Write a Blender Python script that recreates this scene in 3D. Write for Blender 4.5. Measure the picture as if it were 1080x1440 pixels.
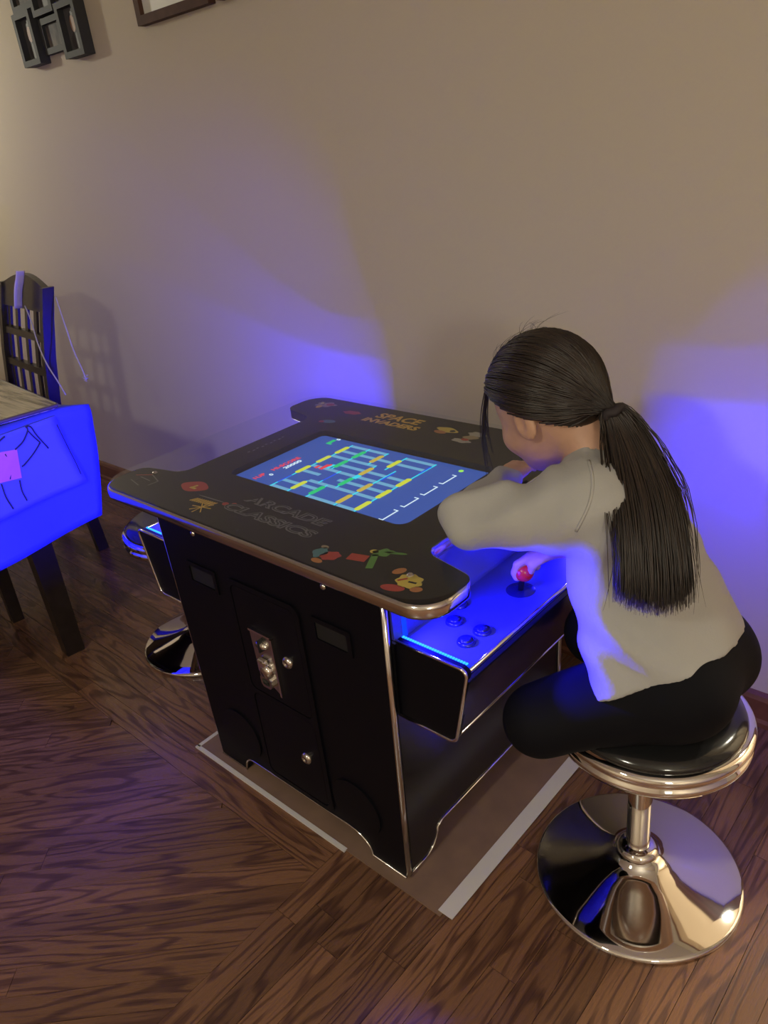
import bpy, bmesh, math, random
import numpy as np
from mathutils import Vector, Matrix
from mathutils.geometry import tessellate_polygon

random.seed(7)
rng = np.random.default_rng(11)
for o in list(bpy.data.objects):
    bpy.data.objects.remove(o, do_unlink=True)
C = bpy.context.scene.collection
PI = math.pi

# ------------------------------------------------------------------ camera
YAW, PIT, ROL, FPX = -0.7799, 0.4503, 0.1176, 1079.7
CAM = Vector((1.0645, -1.0080, 1.3179))
fw = Vector((math.sin(YAW) * math.cos(PIT), math.cos(YAW) * math.cos(PIT), -math.sin(PIT)))
rt = Vector((math.cos(YAW), -math.sin(YAW), 0))
dn = fw.cross(rt)
r2 = math.cos(ROL) * rt + math.sin(ROL) * dn
d2 = -math.sin(ROL) * rt + math.cos(ROL) * dn
cd = bpy.data.cameras.new('camera')
cd.sensor_fit = 'VERTICAL'; cd.sensor_height = 36.0; cd.lens = FPX / 1440 * 36
cd.clip_start = 0.02; cd.clip_end = 50
cam = bpy.data.objects.new('camera', cd); C.objects.link(cam)
cam.matrix_world = Matrix(((r2.x, -d2.x, -fw.x, CAM.x), (r2.y, -d2.y, -fw.y, CAM.y),
                           (r2.z, -d2.z, -fw.z, CAM.z), (0, 0, 0, 1)))
bpy.context.scene.camera = cam

# ------------------------------------------------------------------ world, exposure
w = bpy.data.worlds.new('world'); bpy.context.scene.world = w
w.use_nodes = True
w.node_tree.nodes['Background'].inputs[0].default_value = (0.9, 0.75, 0.6, 1)
w.node_tree.nodes['Background'].inputs[1].default_value = 0.02
vs = bpy.context.scene.view_settings
vs.view_transform = 'Standard'; vs.look = 'None'; vs.gamma = 1; vs.exposure = 0.0
vs.use_curve_mapping = False

WARM = (1.0, 0.945, 0.75)
BLUE = (0.012, 0.008, 1.0)
KEY_W, FILL_W, LEFT_W, HALL_W, LED_W, LED_LOW_W, LED_SIDE_W = 37.0, 50.0, 26.0, 110.0, 3.8, 2.4, 8.0

# ------------------------------------------------------------------ material helpers
def nmat(name):
    m = bpy.data.materials.new(name); m.use_nodes = True
    nt = m.node_tree; b = nt.nodes['Principled BSDF']
    return m, nt, b

def pmat(name, col, rough=0.5, metal=0.0, noise=0.0, nscale=30.0, bump=0.0, spec=0.5, coat=0.0):
    m, nt, b = nmat(name)
    b.inputs['Base Color'].default_value = (*col, 1)
    b.inputs['Roughness'].default_value = rough
    b.inputs['Metallic'].default_value = metal
    b.inputs['Specular IOR Level'].default_value = spec
    b.inputs['Coat Weight'].default_value = coat
    if noise or bump:
        tc = nt.nodes.new('ShaderNodeTexCoord')
        n = nt.nodes.new('ShaderNodeTexNoise'); n.inputs['Scale'].default_value = nscale
        n.inputs['Detail'].default_value = 5
        nt.links.new(tc.outputs['Object'], n.inputs['Vector'])
        if noise:
            r = nt.nodes.new('ShaderNodeValToRGB')
            r.color_ramp.elements[0].position = 0.3; r.color_ramp.elements[1].position = 0.7
            r.color_ramp.elements[0].color = (*[c * (1 - noise) for c in col], 1)
            r.color_ramp.elements[1].color = (*[min(1, c * (1 + noise)) for c in col], 1)
            nt.links.new(n.outputs['Fac'], r.inputs['Fac'])
            nt.links.new(r.outputs['Color'], b.inputs['Base Color'])
        if bump:
            bp = nt.nodes.new('ShaderNodeBump'); bp.inputs['Strength'].default_value = bump
            bp.inputs['Distance'].default_value = 0.002
            nt.links.new(n.outputs['Fac'], bp.inputs['Height'])
            nt.links.new(bp.outputs['Normal'], b.inputs['Normal'])
    return m

def emat(name, col, s):
    m, nt, b = nmat(name)
    b.inputs['Base Color'].default_value = (0.01, 0.01, 0.01, 1)
    b.inputs['Emission Color'].default_value = (*col, 1)
    b.inputs['Emission Strength'].default_value = s
    return m

def glassmat(name, tint=(0.96, 0.98, 1.0), ior=1.5, rough=0.0):
    m = bpy.data.materials.new(name); m.use_nodes = True
    nt = m.node_tree; nt.nodes.clear()
    out = nt.nodes.new('ShaderNodeOutputMaterial'); mx = nt.nodes.new('ShaderNodeMixShader')
    tr = nt.nodes.new('ShaderNodeBsdfTransparent'); tr.inputs[0].default_value = (*tint, 1)
    gl = nt.nodes.new('ShaderNodeBsdfGlossy'); gl.inputs['Roughness'].default_value = rough
    fr = nt.nodes.new('ShaderNodeFresnel'); fr.inputs['IOR'].default_value = ior
    ge = nt.nodes.new('ShaderNodeNewGeometry'); iv = nt.nodes.new('ShaderNodeMath'); iv.operation = 'SUBTRACT'; iv.inputs[0].default_value = 1.0
    mu = nt.nodes.new('ShaderNodeMath'); mu.operation = 'MULTIPLY'
    nt.links.new(ge.outputs['Backfacing'], iv.inputs[1]); nt.links.new(fr.outputs[0], mu.inputs[0]); nt.links.new(iv.outputs[0], mu.inputs[1])
    nt.links.new(mu.outputs[0], mx.inputs[0]); nt.links.new(tr.outputs[0], mx.inputs[1])
    nt.links.new(gl.outputs[0], mx.inputs[2]); nt.links.new(mx.outputs[0], out.inputs[0])
    return m

def woodfloor(name, light, dark, rough=0.3):
    m, nt, b = nmat(name)
    N = nt.nodes.new; L = nt.links.new
    tc = N('ShaderNodeTexCoord'); oi = N('ShaderNodeObjectInfo')
    off = N('ShaderNodeVectorMath'); off.operation = 'SCALE'; off.inputs[0].default_value = (37, 53, 19)
    L(oi.outputs['Random'], off.inputs['Scale'])
    ad = N('ShaderNodeVectorMath'); ad.operation = 'ADD'
    L(tc.outputs['Object'], ad.inputs[0]); L(off.outputs[0], ad.inputs[1])
    # cathedral figure: slow noise stretched along the board, cut into bands
    mp = N('ShaderNodeMapping'); mp.inputs['Scale'].default_value = (2.2, 17, 1)
    L(ad.outputs[0], mp.inputs['Vector'])
    n1 = N('ShaderNodeTexNoise'); n1.inputs['Scale'].default_value = 1.0; n1.inputs['Detail'].default_value = 1.5
    L(mp.outputs[0], n1.inputs['Vector'])
    mu = N('ShaderNodeMath'); mu.operation = 'MULTIPLY'; mu.inputs[1].default_value = 62.0
    L(n1.outputs['Fac'], mu.inputs[0])
    sn = N('ShaderNodeMath'); sn.operation = 'SINE'; L(mu.outputs[0], sn.inputs[0])
    # fine pores
    mp2 = N('ShaderNodeMapping'); mp2.inputs['Scale'].default_value = (14, 420, 1)
    L(ad.outputs[0], mp2.inputs['Vector'])
    n2 = N('ShaderNodeTexNoise'); n2.inputs['Scale'].default_value = 1.0; n2.inputs['Detail'].default_value = 4
    L(mp2.outputs[0], n2.inputs['Vector'])
    m1 = N('ShaderNodeMapRange'); m1.inputs['From Min'].default_value = 0.05; m1.inputs['From Max'].default_value = 1.0
    m1.inputs['To Max'].default_value = 0.75
    L(sn.outputs[0], m1.inputs['Value'])
    m2 = N('ShaderNodeMapRange'); m2.inputs['From Min'].default_value = 0.5; m2.inputs['From Max'].default_value = 0.8
    m2.inputs['To Max'].default_value = 0.7
    L(n2.outputs['Fac'], m2.inputs['Value'])
    sm = N('ShaderNodeMath'); sm.operation = 'ADD'; sm.use_clamp = True
    L(m1.outputs[0], sm.inputs[0]); L(m2.outputs[0], sm.inputs[1])
    mx = N('ShaderNodeMix'); mx.data_type = 'RGBA'
    mx.inputs['A'].default_value = (*light, 1); mx.inputs['B'].default_value = (*dark, 1)
    L(sm.outputs[0], mx.inputs['Factor'])
    hs = N('ShaderNodeHueSaturation')
    vr = N('ShaderNodeMapRange'); vr.inputs['To Min'].default_value = 0.72; vr.inputs['To Max'].default_value = 1.22
    L(oi.outputs['Random'], vr.inputs['Value']); L(vr.outputs[0], hs.inputs['Value'])
    L(mx.outputs['Result'], hs.inputs['Color']); L(hs.outputs[0], b.inputs['Base Color'])
    rr = N('ShaderNodeMapRange'); rr.inputs['To Min'].default_value = rough; rr.inputs['To Max'].default_value = rough + 0.12
    L(sm.outputs[0], rr.inputs['Value']); L(rr.outputs[0], b.inputs['Roughness'])
    bp = N('ShaderNodeBump'); bp.inputs['Strength'].default_value = 0.15; bp.inputs['Distance'].default_value = 0.0006
    bp.invert = True
    L(sm.outputs[0], bp.inputs['Height']); L(bp.outputs['Normal'], b.inputs['Normal'])
    return m

M = {}
M['wall'] = pmat('wall_paint', (0.58, 0.515, 0.405), 0.75, bump=0.08, nscale=160, spec=0.3)
M['wall_plain'] = pmat('wall_paint_other', (0.60, 0.51, 0.40), 0.8)
M['ceiling'] = pmat('ceiling_paint', (0.72, 0.68, 0.62), 0.85)
M['trim'] = pmat('baseboard_wood', (0.16, 0.065, 0.035), 0.35, noise=0.25, nscale=20)
M['plank'] = woodfloor('oak_plank', (0.190, 0.094, 0.050), (0.064, 0.027, 0.015), 0.27)
M['gap'] = pmat('floor_gap', (0.05, 0.022, 0.012), 0.6)
M['black'] = pmat('black_vinyl', (0.0038, 0.0036, 0.0062), 0.45, bump=0.05, nscale=500, spec=0.14)
M['blackgloss'] = pmat('black_gloss', (0.010, 0.010, 0.012), 0.22)
M['topblack'] = pmat('tabletop_black', (0.008, 0.008, 0.009), 0.5, spec=0.3)
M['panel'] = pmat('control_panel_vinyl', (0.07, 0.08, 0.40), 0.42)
M['buttonblue'] = pmat('dark_blue_plastic', (0.012, 0.014, 0.12), 0.2)
M['chrome'] = pmat('chrome', (0.86, 0.85, 0.84), 0.045, 1.0)
M['moulding'] = pmat('chrome_moulding', (0.78, 0.76, 0.74), 0.14, 1.0)
M['nickel'] = pmat('nickel', (0.60, 0.57, 0.53), 0.22, 1.0)
M['darkhole'] = pmat('dark_slot', (0.004, 0.004, 0.004), 0.7)
M['glass'] = glassmat('clear_glass')
M['clear'] = glassmat('clear_plastic', (0.8, 0.86, 1.0), 1.45, 0.05)
M['seat'] = pmat('black_seat_vinyl', (0.012, 0.012, 0.013), 0.16, coat=0.3)
M['red'] = pmat('red_plastic', (0.62, 0.02, 0.02), 0.25)
M['led'] = emat('blue_led_glow', (0.0, 0.03, 1.0), 1.8)
M['led_cap'] = emat('blue_led_bright', (0.02, 0.28, 1.0), 2.5)
M['skin'] = pmat('skin', (0.50, 0.29, 0.20), 0.5, noise=0.06, nscale=40)
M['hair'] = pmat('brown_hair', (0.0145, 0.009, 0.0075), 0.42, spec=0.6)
M['hair2'] = pmat('brown_hair_paler', (0.026, 0.0155, 0.012), 0.40, spec=0.6)  # paler brown given to strands at random
M['shirt'] = pmat('white_jersey', (0.40, 0.398, 0.392), 0.85, bump=0.25, nscale=260)
M['legging'] = pmat('black_leggings', (0.0050, 0.0050, 0.0075), 0.75, spec=0.12)
M['darkwood'] = pmat('espresso_wood', (0.016, 0.011, 0.010), 0.34, noise=0.3, nscale=30)
M['cloth'] = pmat('table_cover_led_tint', (0.06, 0.08, 0.70), 0.55)  # blue of the LED light is put into the cover's colour
M['paper'] = pmat('drawing_paper_led_tint', (0.12, 0.14, 0.78), 0.6)  # white paper with the LED blue painted into its colour
M['ink'] = pmat('black_marker', (0.02, 0.02, 0.05), 0.6)
M['inkorange'] = pmat('orange_marker_led_tint', (0.85, 0.20, 0.42), 0.6)  # orange marker, blue light mixed into its colour
M['card'] = pmat('brown_cardboard', (0.20, 0.125, 0.085), 0.6, noise=0.12, nscale=14)
M['tape'] = pmat('white_edge_tape', (0.62, 0.60, 0.58), 0.5)
M['frame_grey'] = pmat('charcoal_frame', (0.045, 0.047, 0.050), 0.6, spec=0.25)
M['frame_brown'] = pmat('walnut_frame', (0.085, 0.042, 0.030), 0.65, noise=0.2, nscale=25, spec=0.2)
M['matboard'] = pmat('pale_picture_mat', (0.78, 0.80, 0.76), 0.4)
M['ribbon'] = pmat('silver_ribbon', (0.55, 0.53, 0.55), 0.3)
M['tag'] = pmat('white_tag', (0.74, 0.68, 0.60), 0.6)
M['white'] = pmat('white_plastic', (0.8, 0.78, 0.74), 0.5)
M['eye'] = pmat('eye_white', (0.75, 0.73, 0.7), 0.2)

# ------------------------------------------------------------------ mesh helpers
def tag(o, label=None, cat=None, group=None, kind=None):
    if label: o['label'] = label
    if cat: o['category'] = cat
    if group: o['group'] = group
    if kind: o['kind'] = kind
    return o

def ob(name, me, mat=None, parent=None, smooth=False):
    o = bpy.data.objects.new(name, me); C.objects.link(o)
    if mat is not None and me is not None and not me.materials:
        me.materials.append(M[mat] if isinstance(mat, str) else mat)
    if smooth:
        me.polygons.foreach_set('use_smooth', [True] * len(me.polygons))
    if parent: o.parent = parent
    return o

def empty(name, loc=(0, 0, 0), rz=0.0):
    o = bpy.data.objects.new(name, None); C.objects.link(o)
    o.empty_display_size = 0.05
    o.location = loc; o.rotation_euler = (0, 0, rz)
    return o

def pyd(v, f):
    me = bpy.data.meshes.new('m'); me.from_pydata([tuple(a) for a in v], [], [tuple(a) for a in f]); me.update()
    return me

def frombm(bm):
    bmesh.ops.recalc_face_normals(bm, faces=bm.faces)
    me = bpy.data.meshes.new('m'); bm.to_mesh(me); bm.free(); return me

def box(x0, x1, y0, y1, z0, z1, bev=0.0, seg=2):
    bm = bmesh.new()
    vs_ = [bm.verts.new((x, y, z)) for z in (z0, z1) for y in (y0, y1) for x in (x0, x1)]
    for f in ((0, 2, 3, 1), (4, 5, 7, 6), (0, 1, 5, 4), (1, 3, 7, 5), (3, 2, 6, 7), (2, 0, 4, 6)):
        bm.faces.new([vs_[i] for i in f])
    if bev:
        bmesh.ops.bevel(bm, geom=bm.edges[:], offset=bev, segments=seg, profile=0.5, affect='EDGES')
    return frombm(bm)

def prism(outline, z0, z1, holes=(), fn=None, bev=0.0):
    """outline in 2-D, extruded between z0 and z1; fn maps (a, b, c) to world."""
    loops = [list(outline)] + [list(h) for h in holes]
    flat = [p for l in loops for p in l]
    tris = tessellate_polygon([[Vector((a, b, 0)) for a, b in l] for l in loops])
    n = len(flat); fn = fn or (lambda a, b, c: (a, b, c))
    v = [fn(a, b, z0) for a, b in flat] + [fn(a, b, z1) for a, b in flat]
    f = [tuple(t) for t in tris] + [tuple(i + n for i in reversed(t)) for t in tris]
    k = 0
    for l in loops:
        m = len(l)
        for i in range(m):
            j = (i + 1) % m
            f.append((k + i, k + j, k + j + n, k + i + n))
        k += m
    bm = bmesh.new()
    bv = [bm.verts.new(p) for p in v]
    for t in f:
        try: bm.faces.new([bv[i] for i in t])
        except ValueError: pass
    return frombm(bm)

def lathe(prof, n=64, centre=(0, 0, 0)):
    v = []; f = []; m = len(prof)
    for i in range(n):
        a = 2 * PI * i / n
        for r, z in prof:
            v.append((centre[0] + r * math.cos(a), centre[1] + r * math.sin(a), centre[2] + z))
    for i in range(n):
        j = (i + 1) % n
        for k in range(m - 1):
            f.append((i * m + k, j * m + k, j * m + k + 1, i * m + k + 1))
    me = pyd(v, f)
    bm = bmesh.new(); bm.from_mesh(me); bmesh.ops.remove_doubles(bm, verts=bm.verts, dist=1e-6)
    bpy.data.meshes.remove(me)
    return frombm(bm)

def tube(path, rad, n=8, closed=False, flat=1.0, up=None, up0=None):
    P = [Vector(p) for p in path]; m = len(P)
    rads = rad if hasattr(rad, '__len__') else [rad] * m
    v = []; f = []; prev = Vector(up0) if up0 is not None else None
    for i in range(m):
        if closed: t = P[(i + 1) % m] - P[i - 1]
        else: t = P[min(i + 1, m - 1)] - P[max(i - 1, 0)]
        t.normalize()
        u = Vector(up) if up is not None else (prev if prev is not None else (Vector((0, 0, 1)) if abs(t.z) < 0.9 else Vector((1, 0, 0))))
        u = (u - t * u.dot(t)); u.normalize(); prev = u
        s = t.cross(u)
        for k in range(n):
            a = 2 * PI * k / n
            v.append(P[i] + rads[i] * (math.cos(a) * s + flat * math.sin(a) * u))
    mm = m if closed else m - 1
    for i in range(mm):
        j = (i + 1) % m
        for k in range(n):
            l = (k + 1) % n
            f.append((i * n + k, i * n + l, j * n + l, j * n + k))
    if not closed:
        f.append(tuple(reversed(range(n)))); f.append(tuple((m - 1) * n + k for k in range(n)))
    return pyd(v, f)

def join(meshes):
    v = []; f = []
    for me in meshes:
        k = len(v)
        v += [tuple(q.co) for q in me.vertices]
        f += [tuple(i + k for i in p.vertices) for p in me.polygons]
    return pyd(v, f)

def xform(me, mat4):
    me.transform(mat4); return me

def arc(cx, cy, r, a0, a1, n=8):
    return [(cx + r * math.cos(math.radians(a0 + (a1 - a0) * i / n)), cy + r * math.sin(math.radians(a0 + (a1 - a0) * i / n))) for i in range(n + 1)]

def rrect(x0, x1, y0, y1, r, n=6):
    return arc(x1 - r, y0 + r, r, -90, 0, n) + arc(x1 - r, y1 - r, r, 0, 90, n) + arc(x0 + r, y1 - r, r, 90, 180, n) + arc(x0 + r, y0 + r, r, 180, 270, n)

def fillet(pts, rad, n=6):
    """round the corners of a closed polygon; rad one number or a list."""
    out = []; m = len(pts)
    for i in range(m):
        r = rad[i] if hasattr(rad, '__len__') else rad
        p = Vector(pts[i]); a = Vector(pts[i - 1]) - p; b = Vector(pts[(i + 1) % m]) - p
        if r <= 0: out.append(tuple(p)); continue
        la, lb = a.length, b.length; a.normalize(); b.normalize()
        ang = a.angle(b); d = min(r / math.tan(ang / 2), la * 0.49, lb * 0.49); rr = d * math.tan(ang / 2)
        c = p + (a + b).normalized() * (rr / math.sin(ang / 2))
        s = p + a * d - c; e = p + b * d - c
        a0 = math.atan2(s.y, s.x); a1 = math.atan2(e.y, e.x); da = a1 - a0
        while da > PI: da -= 2 * PI
        while da < -PI: da += 2 * PI
        out += [(c.x + rr * math.cos(a0 + da * k / n), c.y + rr * math.sin(a0 + da * k / n)) for k in range(n + 1)]
    return out

def bez(pts, n=24):
    """Catmull-Rom through points."""
    P = [Vector(p) for p in pts]; P = [2 * P[0] - P[1]] + P + [2 * P[-1] - P[-2]]
    out = []; m = len(P) - 3
    for i in range(n + 1):
        t = i / n * m; k = min(int(t), m - 1); t -= k
        a, b, c, d = P[k:k + 4]
        out.append(0.5 * ((2 * b) + (c - a) * t + (2 * a - 5 * b + 4 * c - d) * t * t + (3 * b - a - 3 * c + d) * t ** 3))
    return out

def textmesh(s, size, depth=0.0006, offset=0.0, shear=0.0, width=None, rot=0.0, at=(0, 0, 0)):
    cu = bpy.data.curves.new('t', 'FONT'); cu.body = s; cu.size = size; cu.extrude = depth / 2
    cu.offset = offset; cu.shear = shear; cu.resolution_u = 3
    o = bpy.data.objects.new('t', cu); C.objects.link(o)
    dg = bpy.context.evaluated_depsgraph_get()
    me = bpy.data.meshes.new_from_object(o.evaluated_get(dg))
    bpy.data.objects.remove(o, do_unlink=True)
    xs = [q.co.x for q in me.vertices]; ys = [q.co.y for q in me.vertices]
    cx = (min(xs) + max(xs)) / 2; cy = (min(ys) + max(ys)) / 2
    sx = width / (max(xs) - min(xs)) if width else 1.0
    me.transform(Matrix.Translation(at) @ Matrix.Rotation(rot, 4, 'Z') @ Matrix.Diagonal((sx, 1, 1, 1)) @ Matrix.Translation((-cx, -cy, 0)))
    me.materials.clear()
    return me

# ------------------------------------------------------------------ room
YW = 0.5366
X0, X1, Y0, ZC = -4.2, 3.4, -4.0, 2.55
DX0, DX1, DZ, YH = 1.06, 1.96, 2.05, 2.70                 # doorway in the back wall, hall behind it
tag(ob('wall_back', join([box(X0 - .1, DX0, YW, YW + .1, 0, ZC), box(DX1, X1 + .1, YW, YW + .1, 0, ZC), box(DX0, DX1, YW, YW + .1, DZ, ZC)]), 'wall'), 'beige painted wall behind the arcade table', 'wall', kind='structure')
tag(ob('wall_hall_back', box(.4, 2.8, YH, YH + .1, 0, ZC), 'wall_plain'), 'beige wall at the far side of the hall', 'wall', kind='structure')
tag(ob('wall_hall_left', box(.3, .4, YW + .1, YH + .1, 0, ZC), 'wall_plain'), 'beige wall along the left of the hall', 'wall', kind='structure')
tag(ob('wall_hall_right', box(2.8, 2.9, YW + .1, YH + .1, 0, ZC), 'wall_plain'), 'beige wall along the right of the hall', 'wall', kind='structure')
jam = [box(DX0 - .07, DX0, YW - .015, YW, 0, DZ + .07), box(DX1, DX1 + .07, YW - .015, YW, 0, DZ + .07), box(DX0, DX1, YW - .015, YW, DZ, DZ + .07)]
tag(ob('trim_1', join(jam), 'trim'), 'dark wood casing around the hall doorway', 'door casing', kind='structure')
tag(ob('wall_left', box(X0 - .1, X0, Y0, YW, 0, ZC), 'wall_plain'), 'beige wall closing the left end of the room', 'wall', kind='structure')
tag(ob('wall_right', box(X1, X1 + .1, Y0, YW, 0, ZC), 'wall_plain'), 'beige wall closing the right end of the room', 'wall', kind='structure')
tag(ob('wall_front', box(X0 - .1, X1 + .1, Y0 - .1, Y0, 0, ZC), 'wall_plain'), 'beige wall opposite the arcade table', 'wall', kind='structure')
tag(ob('ceiling', box(X0 - .1, X1 + .1, Y0 - .1, YH + .1, ZC, ZC + .1), 'ceiling'), 'pale painted ceiling', 'ceiling', kind='structure')
floor = ob('floor', box(X0 - .1, X1 + .1, Y0 - .1, YH + .1, -.1, -.004), None)
M['farfloor'] = woodfloor('oak_floor_far', (0.190, 0.094, 0.050), (0.064, 0.027, 0.015), 0.3)
floor.data.materials.append(M['farfloor'])
tag(floor, 'red brown oak strip floor', 'floor', kind='structure')
prof = [(0, 0), (-.018, 0), (-.018, .012), (-.013, .02), (-.013, .07), (-.009, .08), (-.004, .086), (0, .088)]
bb = prism(prof, X0, DX0 - .07, fn=lambda a, b, c: (c, YW + a, b))
tag(ob('baseboard_back', bb, 'trim'), 'dark stained wood baseboard along the back wall', 'baseboard', kind='structure')

# floor boards: three fields of 55 mm oak strips
def clip_poly(poly, a, b, c):
    """keep a*x + b*y <= c"""
    out = []
    for i in range(len(poly)):
        p, q = poly[i], poly[(i + 1) % len(poly)]
        dp = a * p[0] + b * p[1] - c; dq = a * q[0] + b * q[1] - c
        if dp <= 0: out.append(p)
        if dp * dq < 0:
            t = dp / (dp - dq); out.append((p[0] + t * (q[0] - p[0]), p[1] + t * (q[1] - p[1])))
    return out

PW = 0.0555
nplank = 0
def plank(poly, ang):
    """poly in world xy; the board's own x axis runs along its length"""
    global nplank
    if len(poly) < 3: return
    ar = 0.5 * abs(sum(poly[i][0] * poly[(i + 1) % len(poly)][1] - poly[(i + 1) % len(poly)][0] * poly[i][1] for i in range(len(poly))))
    if ar < 0.0006: return
    cx = sum(p[0] for p in poly) / len(poly); cy = sum(p[1] for p in poly) / len(poly)
    ca, sa = math.cos(-ang), math.sin(-ang)
    loc = [((x - cx) * ca - (y - cy) * sa, (x - cx) * sa + (y - cy) * ca) for x, y in poly]
    n = len(loc)
    def ins(d):
        r = []
        for x, y in loc:
            r.append((x - math.copysign(min(d, abs(x)), x), y - math.copysign(min(d, abs(y)), y)))
        return r
    a = ins(0.00045)
    v = [(x, y, -.004) for x, y in a] + [(x, y, 0) for x, y in a]
    f = [tuple(range(n, 2 * n))]
    for i in range(n):
        j = (i + 1) % n
        f += [(i, j, j + n, i + n)]
    area = sum(loc[i][0] * loc[(i + 1) % n][1] - loc[(i + 1) % n][0] * loc[i][1] for i in range(n))
    if area < 0: f = [tuple(reversed(q)) for q in f]
    o = ob('floor_plank', pyd(v, f), 'plank', floor)
    o.location = (cx, cy, 0); o.rotation_euler = (0, 0, ang)
    nplank += 1

XB, YB = 0.135, -0.39
def field(ang, region, seed, lo=.45, hi=1.05):
    R = random.Random(seed)
    ca, sa = math.cos(ang), math.sin(ang)
    us = [x * ca + y * sa for x, y in region]; vs_ = [-x * sa + y * ca for x, y in region]
    v = min(vs_)
    while v < max(vs_) - 1e-6:
        u = min(us) - R.random() * .7
        while u < max(us):
            ln = R.uniform(lo, hi)
            q = [(u, v), (u + ln, v), (u + ln, v + PW), (u, v + PW)]
            poly = [(a * ca - b * sa, a * sa + b * ca) for a, b in q]
            m = len(region)
            for i in range(m):
                x0, y0 = region[i]; x1, y1 = region[(i + 1) % m]
                nx, ny = (y1 - y0), -(x1 - x0)
                poly = clip_poly(poly, nx, ny, nx * x0 + ny * y0)
                if len(poly) < 3: break
            if len(poly) >= 3: plank(poly, ang)
            u += ln
        v += PW
field(PI / 2, [(XB, -1.15), (1.30, -1.15), (1.30, YW), (XB, YW)], 1, .35, .75)
field(0.0, [(-2.75, YB), (XB, YB), (XB, YW), (-2.75, YW)], 2, .6, 1.3)
field(PI / 4, [(-1.75, -1.20), (XB, -1.20), (XB, YB), (-1.75, YB)], 3, .45, 1.1)
print('planks', nplank)

# room lamps (real fixtures outside the frame)
def ceiling_light(x, y, watt, label):
    t = empty('ceiling_light', (x, y, ZC)); tag(t, label, 'ceiling light')
    ob('canopy', lathe([(0, 0), (.17, 0), (.17, -.02), (.155, -.035), (0, -.035)], 40), 'nickel', t, True)
    sh = emat('lamp_glass', WARM, 3.0)
    ob('lamp_shade', lathe([(.15, -.035), (.148, -.06), (.125, -.09), (.07, -.115), (0, -.122)], 40), sh, t, True)
    l = bpy.data.lights.new('bulb', 'AREA'); l.shape = 'DISK'; l.size = .30; l.energy = watt; l.color = WARM
    lo = bpy.data.objects.new('bulb', l); C.objects.link(lo); lo.parent = t; lo.location = (0, 0, -.13)
    return t
ceiling_light(.5, -2.7, KEY_W, 'round ceiling light above the room opposite the arcade table')
ceiling_light(1.72, 1.95, HALL_W, 'round ceiling light in the hall beyond the doorway')

def floor_lamp(x, y, watt, label):
    t = empty('floor_lamp', (x, y, 0)); tag(t, label, 'lamp')
    ob('base', lathe([(0, 0), (.14, 0), (.14, .015), (.02, .03), (0, .03)], 40), 'nickel', t, True)
    ob('pole', lathe([(0, .03), (.012, .03), (.012, 1.24), (0, 1.24)], 16), 'nickel', t, True)
    ob('lamp_shade', lathe([(.17, 1.14), (.14, 1.40), (.138, 1.40), (.168, 1.14), (.17, 1.14)], 40), emat('drum_shade', WARM, 2.5), t, True)
    l = bpy.data.lights.new('bulb', 'POINT'); l.energy = watt; l.color = WARM; l.shadow_soft_size = .14
    lo = bpy.data.objects.new('bulb', l); C.objects.link(lo); lo.parent = t; lo.location = (0, 0, 1.54)
floor_lamp(2.45, -1.95, FILL_W, 'standing lamp with a drum shade on the side of the child')

pl_ = empty('pendant_lamp', (-3.0, -.15, ZC)); tag(pl_, 'hanging pendant lamp over the far end of the dining table', 'lamp')
ob('cord', lathe([(0, -.42), (.004, -.42), (.004, 0), (0, 0)], 8), 'darkhole', pl_)
ob('lamp_shade', lathe([(.02, -.42), (.06, -.44), (.15, -.54), (.148, -.545), (.056, -.446), (.02, -.43)], 40), 'nickel', pl_, True)
l_ = bpy.data.lights.new('bulb', 'POINT'); l_.energy = LEFT_W; l_.color = WARM; l_.shadow_soft_size = .06
lo_ = bpy.data.objects.new('bulb', l_); C.objects.link(lo_); lo_.parent = pl_; lo_.location = (0, 0, -.60)

# ------------------------------------------------------------------ cardboard under the table
cb = ob('cardboard_sheet', box(-.37, .398, -.312, .40, 0.0002, .003), 'card')
tag(cb, 'flat brown cardboard sheet under the black arcade table', 'cardboard')
ob('edge_tape', box(.388, .421, -.305, .40, .0032, .0046), 'tape', cb)
ob('edge_tape', box(-.376, .15, -.318, -.308, .0002, .0042), 'tape', cb)
ob('edge_tape', box(-.376, -.366, -.312, .40, .0002, .0042), 'tape', cb)

# ------------------------------------------------------------------ arcade cabinet
ZB = 0.0065
cab = empty('arcade_table', (0, 0, 0))
tag(cab, 'black cocktail arcade table with glass top, chrome edging and lit screen', 'arcade table')
BX0, BX1, BY, ZT = .2965, .3205, .2887, .688
def fx(z): return BX0 + (BX1 - BX0) * (z / ZT)

# coin side and wall side panels with arched feet
def side_outline():
    return [(-BX0, ZB), (-.203, ZB)] + [(-.203 + .036 * (1 - math.cos(t)), ZB + .044 * math.sin(t)) for t in [i * PI / 2 / 6 for i in range(1, 7)]] + \
           [(.15, .052)] + [(.15 + .058 * math.sin(t), .052 - (.052 - ZB) * (1 - math.cos(t))) for t in [i * PI / 2 / 6 for i in range(1, 7)]] + \
           [(BX0, ZB), (BX1, ZT), (-BX1, ZT)]
so = side_outline()
for s in (-1, 1):
    ob('side_panel', prism(so, 0, .018, fn=lambda a, b, c, s=s: (a, s * (BY - c), b)), 'black', cab)
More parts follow.
